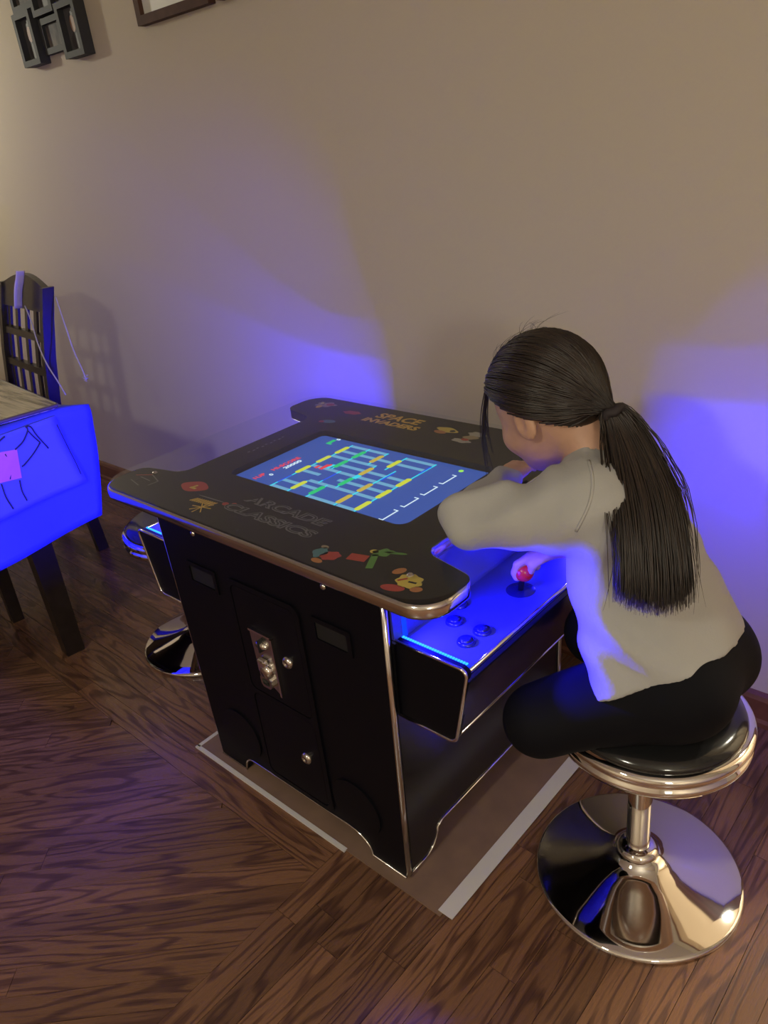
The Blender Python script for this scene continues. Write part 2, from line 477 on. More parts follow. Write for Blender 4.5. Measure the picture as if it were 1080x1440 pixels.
# end panels
def end_outline():
    hy = BY - .018
    n = 6
    L_ = [(-hy, ZB), (-.232, ZB)] + [(-.232 + .045 * math.sin(i * PI / 2 / n), ZB + .05 * (1 - math.cos(i * PI / 2 / n))) for i in range(1, n + 1)]
    L_ += [(-.17, .066)]
    return L_ + [(-a, b) for a, b in reversed(L_)] + [(hy, ZT), (-hy, ZT)]
eo = end_outline()
for s in (-1, 1):
    ob('end_panel', prism(eo, 0, .018, fn=lambda a, b, c, s=s: (s * (fx(b) - c), a, b)), 'blackgloss', cab)
ob('base_plate', box(-.275, .275, -.268, .268, .068, .08), 'black', cab)
# chrome moulding down the corner edges and around the panel bottoms
def strip_path(pts, r, flat=1.0, n=8, name='chrome_edge', parent=None, mat='moulding'):
    return ob(name, tube(pts, r, n, flat=flat), mat, parent or cab, True)
for sx in (-1, 1):
    for sy in (-1, 1):
        strip_path([(sx * (fx(z) + .001), sy * (BY - .006), z) for z in (.0105, .2, .4, ZT)], .0062)
for sy in (-1, 1):
    b = [(a, sy * (BY + .0005), z) for a, z in so if z < .2]
    strip_path(b, .0026)
for sx in (-1, 1):
    b = [(sx * (fx(z) + .0005), a, z) for a, z in eo if z < .2]
    strip_path(b, .0026)

# coin doors on the side panel
yf = -BY
def yplate(outline, d0, d1, holes=()):
    return prism(outline, d0, d1, holes, fn=lambda a, b, c: (a, yf - c, b))
fr_ = ob('coin_door_frame', yplate(rrect(-.108, .108, .028 + .03, .575, .022), 0.0005, .0045, [rrect(-.095, .095, .306, .563, .016)[::-1], rrect(-.095, .095, .07, .294, .016)[::-1]]), 'black', cab)
for zz0, zz1, zl, nm in ((.308, .561, .43, 'coin_door'), (.072, .292, .185, 'cash_door')):
    d = ob(nm, yplate(rrect(-.093, .093, zz0, zz1, .015), .0005, .0035), 'black', cab)
    lk = lathe([(0, .006), (.0045, .006), (.0048, .0085), (.0085, .008), (.0125, .005), (.014, .001), (.014, 0)], 24)
    xform(lk, Matrix.Translation((.050, yf - .0035, zl)) @ Matrix.Rotation(PI / 2, 4, 'X'))
    l = ob('lock', lk, 'nickel', d, True); l['label'] = 'round chrome lock'
    if nm == 'coin_door':
        pts = [(-.053, .472), (.013, .472), (.013, .332), (-.008, .345), (-.024, .332), (-.046, .332)]
        ob('coin_plate', yplate(fillet(pts, .002, 2), .0035, .0085), 'nickel', d)['label'] = 'worn chrome coin plate with notched foot'
        ob('plate_rim', yplate(rrect(.0105, .0155, .33, .474, .001, 2), .0035, .0105), 'moulding', d)
        ob('plate_rim', yplate(rrect(-.055, .0155, .470, .475, .001, 2), .0035, .0105), 'moulding', d)
        sl = xform(lathe([(0, .009), (.012, .008), (.016, .004), (.017, 0)], 20), Matrix.Translation((-.019, yf - .0085, .447)) @ Matrix.Rotation(PI / 2, 4, 'X') @ Matrix.Diagonal((1.0, .55, 1, 1)))
        ob('coin_slot', sl, 'chrome', d, True)
        ob('coin_slot_hole', yplate(rrect(-.0215, -.0165, .432, .462, .002, 3), .0085, .0180), 'darkhole', d)
        ob('return_flap', box(-.034, -.010, yf - .021, yf - .0085, .384, .414, .004), 'chrome', d)
        ob('return_button', xform(lathe([(0, .014), (.012, .013), (.015, .009), (.016, 0)], 20), Matrix.Translation((-.014, yf - .0085, .388)) @ Matrix.Rotation(PI / 2, 4, 'X')), 'chrome', d, True)
        ob('return_cup', yplate(rrect(-.037, -.004, .345, .372, .009, 5), .0085, .017, [rrect(-.032, -.009, .350, .366, .006, 5)[::-1]]), 'nickel', d)
        ob('return_cup_hole', yplate(rrect(-.031, -.010, .351, .365, .005, 5), .0086, .0095), 'darkhole', d)
# hand-hold recesses, screws and round speaker covers
for x0, x1 in ((-.243, -.142), (.140, .240)):
    ob('handle_rim', yplate(rrect(x0, x1, .515, .572, .005), .0003, .004, [rrect(x0 + .01, x1 - .01, .525, .562, .003)[::-1]]), 'black', cab)
    ob('handle_recess', yplate(rrect(x0 + .0105, x1 - .0105, .5255, .5615, .003), .0002, .0012), 'darkhole', cab)
for x in (-.194, .186):
    sc = xform(lathe([(0, .0035), (.003, .0033), (.0055, .002), (.0065, 0)], 16), Matrix.Translation((x, yf, .645)) @ Matrix.Rotation(PI / 2, 4, 'X'))
    ob('screw', sc, 'nickel', cab, True)
for x in (-.185, .18):
    o = rrect(x - .065, x + .065, .06, .19, .064, 12)
    ob('speaker_cover', yplate(o, .0002, .004), 'black', cab)

# control panels at both ends
PXT, PXB_, PZ, PZB, PY = .467, .4326, .5673, .4155, .2656
def control(s):
    out = fillet([(.316, PZ - .012), (PXT - .004, PZ - .012), (PXT, PZ - .02), (PXB_, PZB), (.309, PZB)], [0, .006, .006, .016, 0], 5)
    f3 = lambda a, b, c: (s * a, c, b)
    cp = ob('control_panel', prism(out, -PY + .004, PY - .004, fn=f3), 'blackgloss', cab)
    cp['label'] = 'black control box glowing blue'
    ch = fillet([(.313, PZ + .006), (PXT + .002, PZ + .006), (PXB_ + .002, PZB - .003), (.306, PZB - .003)], [0, .012, .018, 0], 6)
    for sy in (-1, 1):
        ob('cheek', prism(ch, sy * (PY - .012), sy * PY, fn=f3), 'black', cp)
        ob('chrome_trim', tube([(s * a, sy * (PY + .0005), b) for a, b in ch], .0032, 8), 'moulding', cp, True)
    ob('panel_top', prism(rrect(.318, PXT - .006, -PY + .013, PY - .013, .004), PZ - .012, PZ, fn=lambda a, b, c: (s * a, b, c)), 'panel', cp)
    ob('front_trim', tube([(s * (PXT - .003), -PY + .012, PZ - .001), (s * (PXT - .003), PY - .012, PZ - .001)], .0035, 8), 'moulding', cp, True)
    ob('lower_trim', tube([(s * (PXB_ - .004), -PY + .004, PZB), (s * (PXB_ - .004), PY - .004, PZB)], .0028, 8), 'moulding', cp, True)
    # buttons on the left hand of the player, joystick in the middle
    k = s
    for bx, by in ((.366, -.163), (.417, -.199), (.421, -.160), (.341, -.116)):
        b = lathe([(0, .0085), (.0085, .0085), (.0095, .007), (.0098, .0045), (.0125, .006), (.0145, .005), (.016, .001), (.016, 0)], 24, (s * bx, k * by, PZ))
        ob('button', b, 'buttonblue', cp, True)
    jx, jy = (.405, -.018)
    ob('joystick_plate', lathe([(0, .0015), (.024, .0015), (.0265, 0)], 32, (s * jx, k * jy, PZ)), 'buttonblue', cp, True)
    tipx, tipy, tz = (.426, -.038, .622) if s > 0 else (.405, -.018, .63)
    ob('joystick_shaft', tube(bez([(s * jx, k * jy, PZ), (s * (jx + (tipx - jx) * .35), k * (jy + (tipy - jy) * .35), PZ + .025), (s * tipx, k * tipy, tz - .012)], 8), .0052, 10), 'blackgloss', cp, True)
    bl = lathe([(.0175 * math.cos(t), .0175 * math.sin(t)) for t in [-PI / 2 + i * PI / 14 for i in range(15)]], 24, (s * tipx, k * tipy, tz))
    ob('joystick_ball', bl, 'red', cp, True)['label'] = 'red ball knob'
    # LED tape along the inner side of both cheeks
    for sy in (-1, 1):
        yy = sy * (PY - .0165)
        st = ob('led_strip', box(s * .322 if s > 0 else -(PXT - .008), (PXT - .008) if s > 0 else -.322, yy - .003, yy + .003, PZ + .0002, PZ + .004), 'led', cp)
        leds = []
        for i in range(26):
            x = s * (.325 + i * (.130 / 25))
            leds.append(box(x - .0016, x + .0016, yy - .0022, yy + .0022, PZ + .004, PZ + .0058))
        ob('led', join(leds), 'led_cap', cp)['kind'] = 'stuff'
        def led_light(p, d, sx_, sy_, watt):
            l = bpy.data.lights.new('led_light', 'AREA'); l.shape = 'RECTANGLE'; l.size = sx_; l.size_y = sy_
            l.energy = watt; l.color = BLUE; l.spread = PI
            lo = bpy.data.objects.new('led_light', l); C.objects.link(lo); lo.parent = cp
            zax = -Vector(d).normalized(); xax = Vector((0, 1, 0)); yax = zax.cross(xax)
            lo.matrix_local = Matrix(((xax.x, yax.x, zax.x, p[0]), (xax.y, yax.y, zax.y, p[1]), (xax.z, yax.z, zax.z, p[2]), (0, 0, 0, 1)))
        # the tape climbs the inner wall in two short runs that shine outwards
        if sy < 0:
            yv = sy * .243
            ob('led_strip', box(min(s * .3222, s * .3255), max(s * .3222, s * .3255), yv - .004, yv + .004, .570, .680), 'led', cp)
            led_light((s * .329, yv, .640), (s, 0, 0), .010, .020, LED_SIDE_W)
        else:                                                # on the wall side the tape sits on a small corner post
            yv = sy * .252
            ob('corner_post', box(min(s * .342, s * .352), max(s * .342, s * .352), yv - .008, yv + .008, PZ + .006, .688), 'black', cp)
            ob('led_strip', box(min(s * .3521, s * .3545), max(s * .3521, s * .3545), yv - .004, yv + .004, .600, .672), 'led', cp)
            led_light((s * .361, yv, .659), (s, 0, 0), .008, .007, LED_W)
            led_light((s * .361, yv, .617), (s, 0, 0), .008, .007, LED_LOW_W)
    return cp
cpR = control(1)
cpL = control(-1)
# posts that carry the top over each control panel
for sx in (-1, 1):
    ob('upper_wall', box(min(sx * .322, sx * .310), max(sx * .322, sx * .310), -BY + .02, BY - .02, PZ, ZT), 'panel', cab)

# table top with player cut-outs, monitor opening and chrome T-moulding
GX, GY, GZ = .4624, .3322, .72
def top_outline(e=0.0):
    X, Y = GX - e, GY - e
    half = [(X, -Y, .075), (X, -.222 + e, .030), (.345 - e, -.196 + e, .030), (.345 - e, .196 - e, .030), (X, .222 - e, .030), (X, Y, .075)]
    pts = half + [(-a, -b, r) for a, b, r in half]
    return fillet([(a, b) for a, b, r in pts], [r for a, b, r in pts], 8)
to = top_outline(.0035)
SX0, SX1, SY0, SY1 = -.242, .246, -.139, .139
hole = rrect(SX0 - .004, SX1 + .004, SY0 - .004, SY1 + .004, .022)
top = ob('tabletop', prism(to, .688, .712, [hole[::-1]]), 'topblack', cab)
top['label'] = 'black tabletop with printed game names under glass'
tm = []
toc = top_outline(.0)
v = []; f = []; n = len(toc); m = 7
oi_, oo = top_outline(.004), top_outline(0)
for i in range(n):
    ix, iy = oi_[i]; ox, oy = oo[i]
    for t in range(m):
        a = -PI / 2 + PI * t / (m - 1)
        k = math.cos(a) ** .5 if math.cos(a) > 0 else 0
        v.append((ix + (ox - ix) * k, iy + (oy - iy) * k, .7000 + .0125 * math.sin(a)))
for i in range(n):
    j = (i + 1) % n
    for t in range(m - 1): f.append((i * m + t, j * m + t, j * m + t + 1, i * m + t + 1))
bm_ = bmesh.new(); me_ = pyd(v, f); bm_.from_mesh(me_)
ob('chrome_moulding', frombm(bm_), 'moulding', top, True)
glass = ob('glass_top', prism(rrect(-GX, GX, -GY, GY, .075, 10), .7142, GZ), 'glass', cab)
glass['label'] = 'clear glass sheet with rounded corners'
for x, y in ((-.381, -.236), (.376, -.272), (.381, .236), (-.376, .272)):
    ob('glass_bolt', lathe([(0, .003), (.004, .0026), (.006, 0)], 16, (x, y, GZ)), 'nickel', glass, True)
for x, y in ((-.40, -.27), (.40, -.27), (.40, .27), (-.40, .27), (0, .30), (0, -.31)):
    ob('glass_pad', lathe([(0, .0022), (.004, .0022), (.004, 0), (0, 0)], 12, (x, y, .712)), 'clear', glass)

# printed words and plain colour stickers (named characters are left out)
ZP = .7122
def sub(nm, me, mat, par=top, label=None):
    o = ob(nm, me, mat, par)
    if label: o['label'] = label
    return o
P_ = lambda n, c, r=.55: M.setdefault(n, pmat(n, c, r))
P_('ink_gold', (.70, .42, .06)); P_('ink_yellow', (.64, .47, .08)); P_('ink_red', (.42, .045, .03)); P_('ink_green', (.10, .26, .05))
P_('ink_orange', (.46, .17, .05)); P_('ink_white', (.42, .38, .32)); P_('ink_teal', (.08, .20, .22)); P_('ink_grey', (.16, .155, .145)); P_('ink_tan', (.34, .26, .15)); P_('ink_dark', (.012, .012, .013))
def words(s, size, width, at, mat, outline=None):
    if outline:
        sub('lettering', textmesh(s, size, .0003, .0016, .12, width, 0, (at[0], at[1], ZP + .0002)), outline)
        sub('lettering', textmesh(s, size, .0003, -.0004, .12, width * .985, 0, (at[0], at[1], ZP + .0006)), mat)
    else:
        sub('lettering', textmesh(s, size, .0003, .0012, .12, width, 0, (at[0], at[1], ZP + .0002)), mat)
words('SPACE', .043, .138, (-.122, .282), 'ink_gold')
words('INVADERS', .030, .172, (-.121, .246), 'ink_gold')
words('ARCADE', .034, .225, (.014, -.205), 'ink_dark', 'ink_grey')
words('CLASSICS', .034, .250, (.012, -.249), 'ink_dark', 'ink_grey')
def flat(outline, mat, dz=0.0):
    return sub('sticker', prism(outline, ZP + dz, ZP + .0003 + dz), mat)
def oval(x, y, a, b, rot=0, n=20, mat='ink_red', dz=0.0, wob=0.0, k=5):
    c, s = math.cos(rot), math.sin(rot)
    o = []
    for i in range(n):
        t = 2 * PI * i / n; r = 1 + wob * math.cos(k * t)
        px_, py_ = a * r * math.cos(t), b * r * math.sin(t)
        o.append((x + px_ * c - py_ * s, y + px_ * s + py_ * c))
    return flat(o, mat, dz)
def quad(x, y, a, b, rot, mat, dz=0.0):
    c, s = math.cos(rot), math.sin(rot)
    return flat([(x + u * c - v_ * s, y + u * s + v_ * c) for u, v_ in ((-a, -b), (a, -b), (a, b), (-a, b))], mat, dz)
oval(.378, -.277, .022, .019, 0, 28, 'ink_yellow', wob=.10, k=7)
oval(.368, -.305, .020, .009, .3, 20, 'ink_red'); oval(.345, -.262, .012, .008, 1.0, 16, 'ink_orange'); oval(.402, -.290, .010, .007, .5, 16, 'ink_orange')
quad(.385, -.278, .007, .002, .2, 'ink_dark', .0004); quad(.366, -.279, .008, .002, .9, 'ink_red', .0004)
oval(.283, -.232, .018, .012, .7, 20, 'ink_green', wob=.18, k=5); quad(.287, -.262, .006, .022, .5, 'ink_green'); oval(.303, -.222, .020, .0035, .35, 16, 'ink_green')
quad(.258, -.265, .017, .010, .25, 'ink_red'); oval(.268, -.236, .008, .006, .2, 14, 'ink_yellow')
oval(.214, -.285, .018, .014, .5, 24, 'ink_red', wob=.10, k=6); oval(.190, -.285, .013, .016, .2, 18, 'ink_teal', wob=.15, k=4); oval(.205, -.308, .012, .006, 0, 16, 'ink_orange'); oval(.184, -.268, .008, .005, 0, 14, 'ink_tan')
oval(-.250, -.226, .036, .022, .1, 26, 'ink_red', wob=.06, k=4); quad(-.246, -.233, .009, .003, 0, 'ink_yellow', .0004); quad(-.249, -.226, .003, .007, -.3, 'ink_yellow', .0004)
for i in range(10): quad(-.196 + i * .0062, -.266 + .0006 * i, .0015, .009, -.45, 'ink_gold')
for a_ in (.2, .9, 1.6, 2.4): quad(-.150, -.281, .024, .0012, a_, 'ink_gold')
oval(-.118, -.247, .008, .006, 0, 14, 'ink_red'); oval(-.101, -.239, .006, .005, 0, 14, 'ink_red'); oval(-.165, -.246, .04, .0016, .05, 16, 'ink_grey')
for (ax, ay, bx_, by_) in ((-.418, -.275, -.372, -.285), (-.430, -.255, -.395, -.235), (-.395, -.235, -.350, -.250), (-.350, -.250, -.352, -.275), (-.41, -.255, -.37, -.258)):
    quad((ax + bx_) / 2, (ay + by_) / 2, math.hypot(bx_ - ax, by_ - ay) / 2, .0012, math.atan2(by_ - ay, bx_ - ax), 'ink_grey' if ax > -.42 else 'ink_red')
oval(-.378, .284, .030, .016, .2, 24, 'ink_tan', wob=.2, k=5); oval(-.366, .288, .012, .008, .3, 16, 'ink_red', .0004); oval(-.385, .265, .008, .010, 0, 14, 'ink_gold')
oval(-.266, .266, .026, .011, .1, 22, 'ink_red', wob=.12, k=6)
oval(-.276, .192, .020, .010, .2, 20, 'ink_teal'); oval(-.292, .184, .008, .006, 0, 14, 'ink_red', .0004)
oval(.030, .272, .030, .013, -.1, 24, 'ink_yellow', wob=.08, k=4); oval(.022, .254, .017, .008, -.1, 18, 'ink_orange', .0004); oval(.046, .270, .007, .006, 0, 14, 'ink_dark', .0004)
oval(.108, .278, .022, .012, 0, 24, 'ink_white', wob=.14, k=6); oval(.106, .256, .018, .011, .2, 20, 'ink_tan', wob=.1, k=4); oval(.098, .232, .024, .010, 0, 22, 'ink_white', wob=.12, k=5); oval(.102, .240, .010, .006, 0, 14, 'ink_red', .0004)
for i in range(9): quad(-.300 + .003 * (i % 2), -.04 + i * .013, .0022, .003, 0, 'ink_grey')

# monitor
mon = ob('monitor', box(SX0 - .02, SX1 + .02, SY0 - .02, SY1 + .02, .60, .6995), 'darkhole', cab)
scr = ob('screen', prism(rrect(SX0, SX1, SY0, SY1, .012), .6996, .7002), emat('screen_blue', (.030, .085, .36), 1.0), mon)
scr['label'] = 'glowing blue game screen'
ZS = .7004
E_ = {}
for k, c_, s_ in (('bar', (.16, .42, .62), 1.0), ('cyan', (.02, .62, .72), 1.25), ('yellow', (.62, .66, .04), 1.1), ('gold', (.62, .46, .05), 1.0), ('green', (.01, .55, .16), 1.1), ('blue', (.01, .07, .85), 1.0), ('red', (.9, .05, .06), 1.0), ('white', (.70, .86, .95), 1.1), ('lime', (.35, .85, .10), 1.1)):
    E_[k] = emat('pixel_' + k, c_, s_)
def q(x0, x1, y0, y1, z=ZS): return box(x0, x1, y0, y1, z, z + .0003)
def pix(ms, k, nm='screen_graphic'): return ob(nm, join(ms), E_[k], mon)
rows = [-.127, -.073, -.018, .005, .035, .061, .115]
cols = [-.125, -.0965, -.066, -.0355, -.005, .025, .055, .086, .117]
seg = lambda x, y, col: None
bars = []
for y, a, b in ((-.122, -.127, -.073), (-.122, -.018, .06), (-.122, .065, .115), (-.09, -.127, -.018), (-.066, -.073, .115), (-.035, -.127, -.073), (-.035, -.018, .115),
                (-.005, -.127, .06), (.025, -.073, .115), (.055, -.127, .005), (.086, -.127, .035), (.117, -.127, -.018), (.086, .04, .115), (.117, .035, .115), (-.005, .061, .115)):
    bars.append(q(a, b, y - .0052, y + .0052))
pix(bars, 'bar')
pix([q(r - .0018, r + .0018, a, b, ZS + .0004) for r, a, b in ((-.127, -.131, .122), (-.073, -.131, -.07), (-.073, 0, .122), (-.018, -.131, -.066), (-.018, .055, .122), (.005, -.066, .055), (.035, .05, .122), (.061, -.131, .055), (.115, -.131, .122), (-.045, -.066, .0))], 'cyan')
def caps(lst, k):
    ms = []
    for x, y in lst:
        ms.append(prism(rrect(x - .0062, x + .0062, y - .021, y + .021, .005, 4), ZS + .0008, ZS + .0012))
    pix(ms, k)
caps([(-.128, -.032), (-.128, .03), (-.128, .088), (-.073, -.095), (.114, -.101), (.114, -.042), (.114, .018), (.033, .082)], 'yellow')
caps([(.060, -.097), (.060, -.038), (.006, .024), (-.02, .085)], 'gold')
caps([(-.019, -.095), (.004, -.035), (-.073, .028), (-.073, .085)], 'green')
pix([q(x - .002, x + .002, y - .02, y + .02, ZS + .0008) for x, y in ((-.127, -.086), (-.044, -.034), (.065, .025), (.113, .087))], 'blue')
pl = []
for a, b in ((-.127, -.082), (-.066, -.022), (-.007, .036), (.051, .097)):
    pl += [q(.184, .187, a, b), q(.176, .187, a, a + .0025), q(.176, .187, b - .0025, b)]
pix(pl, 'white')
pix([q(-.098, -.088, -.015, .012, ZS + .0012), q(-.092, -.084, .005, .016, ZS + .0012), q(-.112, -.104, -.015, -.002, ZS + .0012)], 'red')
pix([q(-.086, -.079, -.004, .018, ZS + .0012), q(.002, .014, -.016, .002, ZS + .0012)], 'cyan')
ob('screen_graphic', prism([(.18 + .0055 * math.cos(t * PI / 6), .12 + .0055 * math.sin(t * PI / 6)) for t in range(12)], ZS, ZS + .0004), E_['lime'], mon)
tx = lambda s, size, wd, x, y, k: ob('screen_text', textmesh(s, size, .0004, .0004, 0, wd, PI / 2, (x, y, ZS + .0004)), E_[k], mon)
tx('1UP', .017, .030, -.188, -.104, 'red'); tx('HI-SCORE', .017, .080, -.188, -.028, 'red')
tx('0', .015, .008, -.171, -.086, 'white'); tx('20000', .015, .050, -.171, -.024, 'white')
pix([q(-.196, -.186, .102, .128), q(-.190, -.180, .102, .108)], 'green'); tx('5', .014, .008, -.185, .134, 'white')
pix([q(.162, .167, -.134 - .008 * 0, -.130), q(.170, .175, -.134, -.130), q(.178, .183, -.134, -.130)], 'white')

# ------------------------------------------------------------------ chrome stools
def stool(x, y, label, seat_dz=0.0):
    t = empty('bar_stool', (x, y, 0)); tag(t, label, 'stool', 'chrome stools at the arcade table')
    pr = [(0, 0), (.186, 0), (.189, .003), (.189, .008), (.187, .0105), (.183, .0122), (.16, .0178), (.135, .0245), (.11, .0318), (.085, .0395), (.065, .0465), (.052, .0525), (.043, .059), (.038, .066), (0, .066)]
    ob('base', lathe(pr, 96), 'chrome', t, True)
    ob('collar', lathe([(.022, .060), (.037, .060), (.038, .066), (.037, .072), (.030, .078), (.026, .079), (.022, .08)], 48), 'chrome', t, True)
    ob('pole', lathe([(.0215, .06), (.0215, .365)], 48), 'chrome', t, True)
    ob('seat_plate', lathe([(0, .36), (.10, .36), (.13, .372), (0, .372)], 48, (.01, -.004, 0)), 'nickel', t, True)
    ring = [(.12, .371), (.146, .371), (.1515, .374), (.153, .380), (.1515, .386), (.148, .3885), (.148, .391), (.152, .394), (.154, .400), (.152, .407), (.147, .411), (.14, .412), (.12, .412)]
    ring = [(r * 1.055, z) for r, z in ring]; so_ = (.014, -.006, 0)
    ob('seat_ring', lathe(ring, 96, so_), 'chrome', t, True)
    cu = [(0, .437), (.06, .436), (.10, .433), (.125, .428), (.138, .421), (.1415, .412), (.139, .405), (0, .405)]
    ob('seat', lathe([(r * 1.055, z) for r, z in cu], 96, so_), 'seat', t, True)
    return t
st1 = stool(.640, -.006, 'round black padded stool on chrome base that the child sits on')
def copy_tree(o, parent=None):
    c = o.copy(); C.objects.link(c); c.parent = parent
    for ch in o.children: copy_tree(ch, c)
    return c
st2 = copy_tree(st1); st2.location = (-.745, -.008, 0)
st2['label'] = 'empty round black padded chrome stool behind the arcade table by the dining table'

# ------------------------------------------------------------------ dining table with hanging cover
TA = math.radians(-6.1)                     # the table stands a little askew
tx_, ty_ = Vector((math.cos(TA), math.sin(TA), 0)), Vector((-math.sin(TA), math.cos(TA), 0))
TC = Vector((-.998, -.128, 0))              # its far right corner on plan
def tl(u, v_, z):                           # u along the length (to the left), v towards the camera
    return TC - tx_ * u - ty_ * v_ + Vector((0, 0, z))
def tbox(u0, u1, v0, v1, z0, z1, taper=0.0):
    a = []
    for z, k in ((z0, taper), (z1, 0)):
        for u, v_ in ((u0 + k, v0 + k), (u1 - k, v0 + k), (u1 - k, v1 - k), (u0 + k, v1 - k)): a.append(tl(u, v_, z))
    return pyd(a, [(3, 2, 1, 0), (4, 5, 6, 7), (0, 1, 5, 4), (1, 2, 6, 5), (2, 3, 7, 6), (3, 0, 4, 7)])
tb = empty('dining_table', tuple(tl(.8, .42, 0)))
tag(tb, 'dark wooden dining table under a blue-lit cover', 'table')
def tpart(nm, me, mat):
    me.transform(Matrix.Translation(-tb.location)); return ob(nm, me, mat, tb)
tpart('table_top', tbox(0, 1.6, 0, .84, .715, .745), 'darkwood')
tpart('apron', tbox(.04, 1.56, .12, .72, .63, .715), 'darkwood')
for u, v_ in ((.052, .165), (.39, .225), (1.5, .165), (.052, .665), (.39, .60), (1.5, .665)):
    k = .036 if u != .39 else .027
    tpart('leg', tbox(u - k, u + k, v_ - k, v_ + k, 0, .70, .009), 'darkwood')

def flap(y, z, d=0.0):
    """surface of the hanging end of the cover; d lifts off the cloth"""
    x = -1.0 + .14 * (.742 - z) - .106 * (y + .05) + d
    x += .006 * math.sin(y * 17 + z * 5) * min(1, (.745 - z) / .12 if z < .745 else 0)
    return Vector((x, y, z))
NU, NV = 40, 24
v = []; f = []
def right_edge(t): return -.050 - .078 * t ** 1.3          # the free edge runs inward towards the floor
for j in range(NV + 1):
    for i in range(NU + 1):
        t = max(0.0, (j - 8) / (NV - 8)); s = i / NU
        if j <= 8:                                          # lying on the table
            k = j / 8
            u = 1.45 * (1 - k) ** 1.6; ye = -.050 - .085 * min(1.0, u / .10)
            yy = ye + (-.95 - ye) * s
            e = flap(yy, .747)
            p = Vector((e.x - u - .012 * (1 - k), yy + u * .108, .7495 - (.0025 if k > .99 else 0)))
            drop = max(0.0, 1 - s * 10.5)                   # the overhanging far corner sags
            p.z -= .014 * drop ** 1.5
            if s == 0 or s < .1: p.y = max(p.y, p.y)
        else:
            y0 = right_edge(t); yy = y0 + (-.95 - y0) * s
            zz = .747 - (.747 - .428 + .03 * s) * t
            p = flap(yy, zz, .004 * math.sin(PI * min(1, t * 6)))
            drop = max(0.0, 1 - s * 10.5); p.z -= .014 * drop ** 1.5 * (1 - t)
        v.append(p)
for j in range(NV):
    for i in range(NU):
        a = j * (NU + 1) + i
        f.append((a, a + 1, a + NU + 2, a + NU + 1))
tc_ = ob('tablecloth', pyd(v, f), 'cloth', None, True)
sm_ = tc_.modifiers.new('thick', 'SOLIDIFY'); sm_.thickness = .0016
tag(tc_, 'blue-lit table cover hanging over the end of the dining table', 'tablecloth')

# child's drawing on a sheet taped to the hanging cover
def sheet_grid(yl, yr_fn, z0, z1, d, nu=14, nv=14):
    v = []; f = []
    for j in range(nv + 1):
        z = z0 + (z1 - z0) * j / nv; yr = yr_fn(z)
        for i in range(nu + 1):
            v.append(flap(yr + (yl - yr) * i / nu, z - .0 * i, d))
    for j in range(nv):
        for i in range(nu):
            a = j * (nu + 1) + i; f.append((a, a + 1, a + nu + 2, a + nu + 1))
    return pyd(v, f)
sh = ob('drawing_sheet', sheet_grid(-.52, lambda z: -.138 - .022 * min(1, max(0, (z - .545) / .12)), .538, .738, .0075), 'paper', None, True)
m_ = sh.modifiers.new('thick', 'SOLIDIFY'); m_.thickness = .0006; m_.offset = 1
tag(sh, "child's marker drawing on a sheet fixed to the hanging blue-lit table cover", 'drawing')
def stroke(pts, mat='ink', r=.0022):
    p = bez([tuple(flap(y, z, .0088)) for y, z in pts], 14)
    return ob('marker_line', tube(p, r, 6, flat=.25, up=(1, .1, .14)), mat, sh, True)
stroke([(-.249, .738), (-.247, .728), (-.257, .715), (-.272, .702), (-.297, .691)])
stroke([(-.246, .738), (-.236, .731), (-.229, .706), (-.211, .663)])
stroke([(-.248, .726), (-.238, .705), (-.227, .685)])
stroke([(-.227, .685), (-.253, .665), (-.284, .647), (-.296, .643)])
stroke([(-.364, .623), (-.366, .587), (-.360, .552)]); stroke([(-.315, .613), (-.320, .584), (-.317, .556)])
stroke([(-.335, .722), (-.322, .728), (-.310, .732)])
stroke([(-.326, .690), (-.322, .665), (-.327, .645), (-.338, .625)])
stroke([(-.166, .715), (-.160, .657), (-.153, .60), (-.150, .565)], r=.0012)
rp = [flap(y, z, .0084) for y, z in [(-.334, .698), (-.292, .690), (-.307, .616), (-.363, .626), (-.385, .630), (-.385, .703)]]
ob('marker_patch', pyd(rp, [tuple(range(6))]), 'inkorange', sh)['label'] = 'orange coloured-in square tinted by blue light'

# striped mat on the table
mat_o = [(-.993, -.141), (-1.469, -.093), (-1.545, -.78), (-1.065, -.83)]
m, nt, b = nmat('striped_mat')
tcn = nt.nodes.new('ShaderNodeTexCoord'); mpn = nt.nodes.new('ShaderNodeMapping'); mpn.inputs['Scale'].default_value = (5, 70, 1)
mpn.inputs['Rotation'].default_value = (0, 0, math.radians(38))
nn = nt.nodes.new('ShaderNodeTexNoise'); nn.inputs['Scale'].default_value = 1; nn.inputs['Detail'].default_value = 4
rp_ = nt.nodes.new('ShaderNodeValToRGB')
rp_.color_ramp.elements[0].position = .38; rp_.color_ramp.elements[0].color = (.10, .085, .065, 1)
rp_.color_ramp.elements[1].position = .58; rp_.color_ramp.elements[1].color = (.42, .37, .29, 1)
nt.links.new(tcn.outputs['Object'], mpn.inputs['Vector']); nt.links.new(mpn.outputs[0], nn.inputs['Vector'])
nt.links.new(nn.outputs['Fac'], rp_.inputs['Fac']); nt.links.new(rp_.outputs[0], b.inputs['Base Color'])
b.inputs['Roughness'].default_value = .22
M['matstripe'] = m
pm = ob('placemat', prism(fillet(mat_o, .006, 3), .7512, .7625), 'matstripe')
tag(pm, 'glossy grey brown striped mat lying on the blue-lit table cover', 'placemat')
rim = [(a, b_, .759) for a, b_ in fillet(mat_o, .006, 3)]
ob('rim', tube(rim, .0055, 8, closed=True), pmat('mat_rim', (.11, .085, .075), .3), pm, True)

